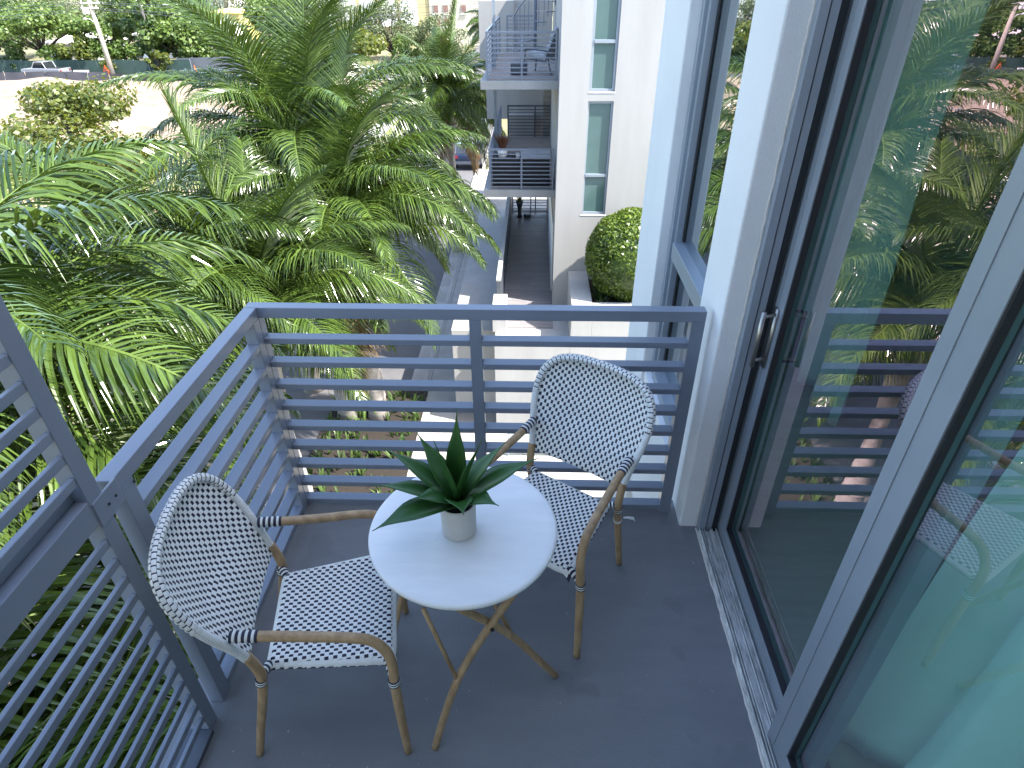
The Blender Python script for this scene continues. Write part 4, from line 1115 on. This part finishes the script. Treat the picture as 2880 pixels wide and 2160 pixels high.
for i in range(17): MB().box(-22.03 + i * 2.6, -21.98 + i * 2.6, -0.10, -0.05, 0, 1.15 if i < 7 else .8).build('stake', M['pole'], sf)
pu = thing('utility_pole', 'weathered wooden utility pole with crossarms and a street lamp', 'pole', (-52.9, 84.1, GZ))
MB().tube([(0, 0, 0), (0.05, 0, 4), (0.02, 0, 9.6)], [0.30, 0.25, 0.18], 12).build('pole', M['pole'], pu, smooth=True)
for z, x0, x1 in ((8.05, -1.0, 1.3), (7.55, -1.1, 1.0)): MB().box(x0, x1, -0.24, -0.12, z, z + 0.14).build('crossarm', M['white_paint'], pu)
for x, z in ((-0.85, 8.19), (0.35, 8.19), (1.15, 8.19), (-0.9, 7.69), (0.8, 7.69)): MB().lathe([(0, 0), (0.06, 0), (0.09, 0.08), (0.05, 0.12), (0.07, 0.2), (0, 0.24)], 10, (x, -0.18, z)).build('insulator', M['ceramic'], pu)
for x in (-0.75, -0.35): MB().lathe([(0, 0), (0.16, 0), (0.18, 0.08), (0.18, 0.5), (0.1, 0.58), (0, 0.58)], 12, (x, -0.32, 7.0)).build('transformer', M['white_paint'], pu)
MB().tube([(0, -0.1, 6.0), (-0.35, -0.2, 6.42), (-0.75, -0.25, 6.55)], 0.04, 8).build('lamp_arm', M['white_paint'], pu)
MB().tube([(-0.70, -0.25, 6.53), (-0.95, -0.27, 6.55), (-1.25, -0.3, 6.46)], [0.07, 0.13, 0.05], 8, flat=1.6).build('lamp_head', M['white_paint'], pu, smooth=True)
pu2 = thing('utility_pole', 'slim pale utility pole with a crossarm above the grey roofed house', 'pole', (-53.8, 105, GZ))
MB().tube([(0, 0, 0), (0, 0, 8)], [0.17, 0.10], 8).build('pole', M['white_paint'], pu2)
MB().box(-1.2, 1.1, -0.12, -0.02, 7.1, 7.24).build('crossarm', M['white_paint'], pu2)
MB().lathe([(0, 0), (0.2, 0), (0.2, 0.6), (0, 0.65)], 10, (0.9, -0.2, 5.0)).build('transformer', M['white_paint'], pu2)
wl = thing('power_line', 'thin power lines sagging from the wooden pole across the trees', 'cable', (-52.9, 84, -0.6))
for k, (dy, z) in enumerate(((0, 0.12), (-0.05, -0.02), (0, -0.45), (-.03, -0.62))):
    for (x0, x1, ya) in ((0, -46, 2), (0, 52, 4)):
        P = [(x0 + (x1 - x0) * t / 12, dy + ya * t / 12, z - 1.1 * math.sin(math.pi * t / 12) * (0.7 + .2 * k)) for t in range(13)]
        MB().tube(P, 0.022, 5).build('wire', M['dark_rail'], wl)
# orange diamond work sign on a folding stand
sg = thing('road_work_sign', 'orange diamond roadworks sign on a low stand at the foot of the pole', 'sign', (-53.5, 83.9, GZ))
sg.rotation_euler = (0, 0, R(-32))
b = MB(); b.prism([(0, 0.12), (0.72, 0.84), (0, 1.56), (-0.72, 0.84)], 'y', -0.012, 0.012); b.build('panel', M['orange'], sg)
for i, (z, w_) in enumerate(((1.08, 0.26), (0.86, 0.40), (0.64, 0.28))):
    MB().box(-w_, w_, -0.0155, -0.0125, z - 0.04, z + 0.04).build('dark_line', M['black'], sg)
for x, y in ((-0.6, -0.4), (0.6, -0.4), (-0.6, 0.4), (0.6, 0.4)): MB().tube([(0, 0.03, 0.25), (x, y, 0.0)], 0.025, 6).build('leg', M['dark_rail'], sg)
o = sg2 = thing('road_work_sign', 'orange roadworks sign seen edge on through the palm fronds at the side street', 'sign', (-42.0, 83.6, GZ)); sg2.rotation_euler = (0, 0, R(106))
MB().prism([(0, 0.12), (0.72, 0.84), (0, 1.56), (-0.72, 0.84)], 'y', -0.012, 0.012).build('panel', M['orange'], sg2)
MB().tube([(-0.5, 0.4, 0), (0, 0.03, 0.3), (0.5, 0.4, 0)], 0.025, 6).build('leg', M['dark_rail'], sg2)
br = thing('barrier', 'white plastic road barrier beside the pickup truck', 'barrier', (-56.9, 84.2, GZ))
MB().prism([(-0.3, 0), (0.3, 0), (0.28, 0.22), (0.12, 0.4), (0.09, 0.95), (-0.09, 0.95), (-0.12, 0.4), (-0.28, 0.22)], 'x', -0.95, 0.95).build('body', M['white_paint'], br, bevel=0.03)
for x in (-0.5, 0, 0.5): MB().box(x - 0.12, x + 0.12, -0.20, -0.05, 0.42, 0.52).build('slot', M['dark_rail'], br)
bc = thing('barricade', 'orange and white striped barricade on the street, glimpsed through the palm fronds', 'barrier', (-5.9, 19.6, GZ + 0.008))
for k, z in enumerate((0.55, 0.85)):
    for i in range(8): MB().box(-0.6 + i * 0.15, -0.452 + i * 0.15, -0.012, 0.012, z, z + 0.2).build('stripe', M['orange'] if (i + k) % 2 else M['white_paint'], bc)
for x in (-0.5, 0.5):
    MB().tube([(x, -0.3, 0), (x, -0.025, 1.1)], 0.02, 6).build('leg', M['white_paint'], bc); MB().tube([(x, 0.3, 0), (x, 0.03, 1.1)], 0.02, 6).build('leg', M['white_paint'], bc)
ss = thing('street_sign', 'grey back of a diamond road sign on a post beside the pale shrub', 'sign', (-50.3, 88.1, GZ))
MB().tube([(0, 0, 0), (0, 0, 2.3)], 0.03, 6).build('post', M['alu'], ss)
MB().prism([(0, 1.5), (0.4, 1.95), (0, 2.4), (-0.4, 1.95)], 'y', -0.06, -0.035).build('panel', M['alu'], ss)

# ------------------------------------------------------------------ vehicles
def wheel(par, x, y, r_, w_):
    o = MB().tube([(x, y - w_, r_), (x, y - w_ * .9, r_), (x, y + w_ * .9, r_), (x, y + w_, r_)], [r_ * .92, r_, r_, r_ * .92], 18).build('wheel', M['black'], par, smooth=False)
    MB().tube([(x, y - w_ * 1.04, r_), (x, y + w_ * 1.04, r_)], r_ * .58, 12).build('rim', M['silver'], o)
def car(name, label, loc, rz, paint, kind='suv', roof=None, group='vehicles parked along the streets'):
    t = thing(name, label, 'car' if kind != 'pickup' else 'pickup truck', loc, R(rz), group)
    Lc, wd = (4.6, 0.92) if kind != 'pickup' else (5.6, 0.98)
    hb = Lc / 2
    if kind == 'pickup': body = [(-hb, .45), (hb, .45), (hb, .95), (hb - .25, 1.06), (1.25, 1.12), (-0.75, 1.12), (-hb, 1.12)]
    else: body = [(-hb, .38), (hb, .38), (hb, .72), (hb - .2, .88), (1.0, 1.0), (-hb + .1, 1.02), (-hb, .8)]
    MB().prism(body, 'y', -wd, wd).build('body', M[paint], t, bevel=0.07)
    if kind == 'pickup': cab = [(1.25, 1.121), (0.65, 1.80), (-0.55, 1.82), (-0.80, 1.121)]
    else: cab = [(1.05, 1.001), (0.35, 1.52), (-1.5, 1.55), (-2.1, 1.021)]
    MB().prism(cab, 'y', -wd * .84, wd * .84).build('window', M['carglass'], t, bevel=0.05)
    zt = cab[1][1]
    MB().box(cab[2][0] - .05, cab[1][0] + .03, -wd * .83, wd * .83, zt - .03, zt + .05).build('roof', M[roof or paint], t, bevel=0.03)
    for (xa, za), (xb, zb) in ((cab[0], cab[1]), (cab[3], cab[2])):
        for s_ in (1, -1): MB().tube([(xa, s_ * wd * .85, za), (xb, s_ * wd * .84, zb)], 0.05, 6).build('pillar', M[paint], t)
    if kind == 'pickup':
        MB().box(-hb + .1, -0.85, -wd * .85, wd * .85, 1.122, 1.126).build('bed', M['black'], t)
    for x in (hb * .62, -hb * .60):
        for s_ in (1, -1): wheel(t, x, s_ * (wd - .10), .36, .12)
    for s_ in (1, -1):
        MB().box(hb - .03, hb + .015, s_ * wd * .72 - .16, s_ * wd * .72 + .16, .70, .84).build('headlight', M['white_paint'], t)
        MB().box(-hb - .015, -hb + .03, s_ * wd * .78 - .12, s_ * wd * .78 + .12, .78, .98).build('tail_light', M['carred'], t)
    MB().box(-hb - .06, -hb, -wd * .9, wd * .9, .42, .6).build('bumper', M['dark_rail'] if kind != 'pickup' else M['silver'], t, bevel=.02)
    return t
car('pickup_truck', 'silver pickup truck parked in front of the dark green fence', (-62.2, 85.4, GZ), 172, 'silver', 'pickup')
car('parked_car', 'black car with a sky blue gleam painted into its roof at the kerb beyond the lower balcony', (-4.4, 50.0, GZ), 90, 'carblack', roof='sky_sheen')
car('parked_car', 'dark red car at the kerb just beyond the black car', (-4.6, 58.0, GZ), 90, 'carred')
car('parked_car', 'dark blue car at the kerb nearer than the black car, half hidden by fronds', (-4.35, 43.6, GZ), 90, 'carblue', roof='sky_sheen')

# ------------------------------------------------------------------ far buildings
def house(label, loc, rz, w_, d_, hh, rh, wall, roof, wins_, over=0.5):
    t = thing('house', label, 'house', loc, R(rz))
    MB().box(-w_ / 2, w_ / 2, -d_ / 2, d_ / 2, 0, hh).build('wall', M[wall], t)
    a, c, k = w_ / 2 + over, d_ / 2 + over, max(0.0, (w_ - d_) / 2)
    b = MB(); z0 = hh + 0.002
    b.add([(-a, -c, z0), (a, -c, z0), (a, c, z0), (-a, c, z0), (-a, -c, z0 + .2), (a, -c, z0 + .2), (a, c, z0 + .2), (-a, c, z0 + .2), (-k - .2, 0, z0 + rh), (k + .2, 0, z0 + rh)],
          [(0, 3, 2, 1), (0, 1, 5, 4), (1, 2, 6, 5), (2, 3, 7, 6), (3, 0, 4, 7), (4, 5, 9, 8), (6, 7, 8, 9), (5, 6, 9), (7, 4, 8)])
    b.build('roof', M[roof], t)
    for (x, z, ww, wh) in wins_:
        o = MB().box(x - ww / 2 - .08, x + ww / 2 + .08, -d_ / 2 - .06, -d_ / 2 - .001, z - .08, z + wh + .08).build('window', M['white_paint'], t)
        MB().box(x - ww / 2, x + ww / 2, -d_ / 2 - .08, -d_ / 2 - .061, z, z + wh).build('pane', M['darkwin'], o)
    return t
house('white house with a grey hipped roof behind the palm fronds', (-53.2, 114, GZ), -8, 9.0, 8, 3.4, 1.7, 'white_paint', 'roof_grey', [(-2.6, 1.2, 1.2, 1.2), (0.5, 1.2, 1.2, 1.2), (3.0, 1.0, 1.0, 1.9)])
house('pale pinkish roofed white house partly hidden by the large round tree', (-58.2, 110, GZ), 12, 7.0, 7, 3.2, 1.6, 'white_paint', 'roof_white', [(1.2, 1.6, .6, .6), (-1.5, 1.2, 1.2, 1.1)])
house('bright yellow house behind the grey roofed white house', (-56.3, 131, GZ), -5, 6.5, 7, 4.9, 0.8, 'yellow', 'yellow', [(-1.0, 1.5, 1, 1.2)], 0.2)
house('small low white house showing through the flat-topped tree', (-66, 101, GZ), 5, 8, 6, 2.7, 1.2, 'white_paint', 'roof_white', [(-1.5, 1.0, 1.1, 1.1), (1.5, 1.0, 1.1, 1.1)])
house('distant white house with a green grey roof at the top beside the pole', (-72, 158, GZ), 0, 12, 9, 7.2, 2.0, 'white_paint', 'roof_grey', [(-3, 4, 1.2, 1.4), (0, 4, 1.2, 1.4), (3, 4, 1.2, 1.4)])
cb = thing('arcaded_building', 'cream building with round white arches and red shuttered windows at the top of the view', 'building', (-23, 125, GZ))
MB().box(-15, 4.5, 0, 12, 0, 16).build('wall', M['cream'], cb)
MB().box(4.501, 15.5, -0.25, 12, 0, 16).build('wall', M['cream_white'], cb)
for i in range(5):
    x = -13.4 + i * 3.55
    arc = [(x - 1.35, 3.0)] + [(x + 1.35 * math.cos(a), 6.0 + 1.35 * math.sin(a)) for a in np.linspace(math.pi, 0, 17)] + [(x + 1.35, 3.0)]
    MB().prism([(x - 1.62, 2.9)] + [(x + 1.62 * math.cos(a), 6.0 + 1.62 * math.sin(a)) for a in np.linspace(math.pi, 0, 17)] + [(x + 1.62, 2.9)], 'y', -0.30, -0.001).build('arch', M['cream_white'], cb)
    MB().prism(arc, 'y', -0.36, -0.301).build('arch_infill', M['white_paint'], cb)
    MB().lathe([(0, 0), (0.45, 0)], 4).mesh('unused', M['cream']) if False else None
for (x, z) in ((5.65, 5.05), (7.35, 5.05), (5.75, 3.1), (7.4, 3.1), (10.5, 5.05)):
    o = MB().box(x - .5, x + .5, -0.36, -0.251, z - .1, z + 1.2).build('window', M['cream_white'], cb)
    for s_ in (-1, 1): MB().box(x + s_ * .21 - .19, x + s_ * .21 + .19, -0.40, -0.361, z, z + 1.1).build('shutter', M['shutter'], o)
    MB().box(x - .62, x + .62, -0.48, -0.361, z - .28, z - .12).build('sill', M['white_paint'], o)
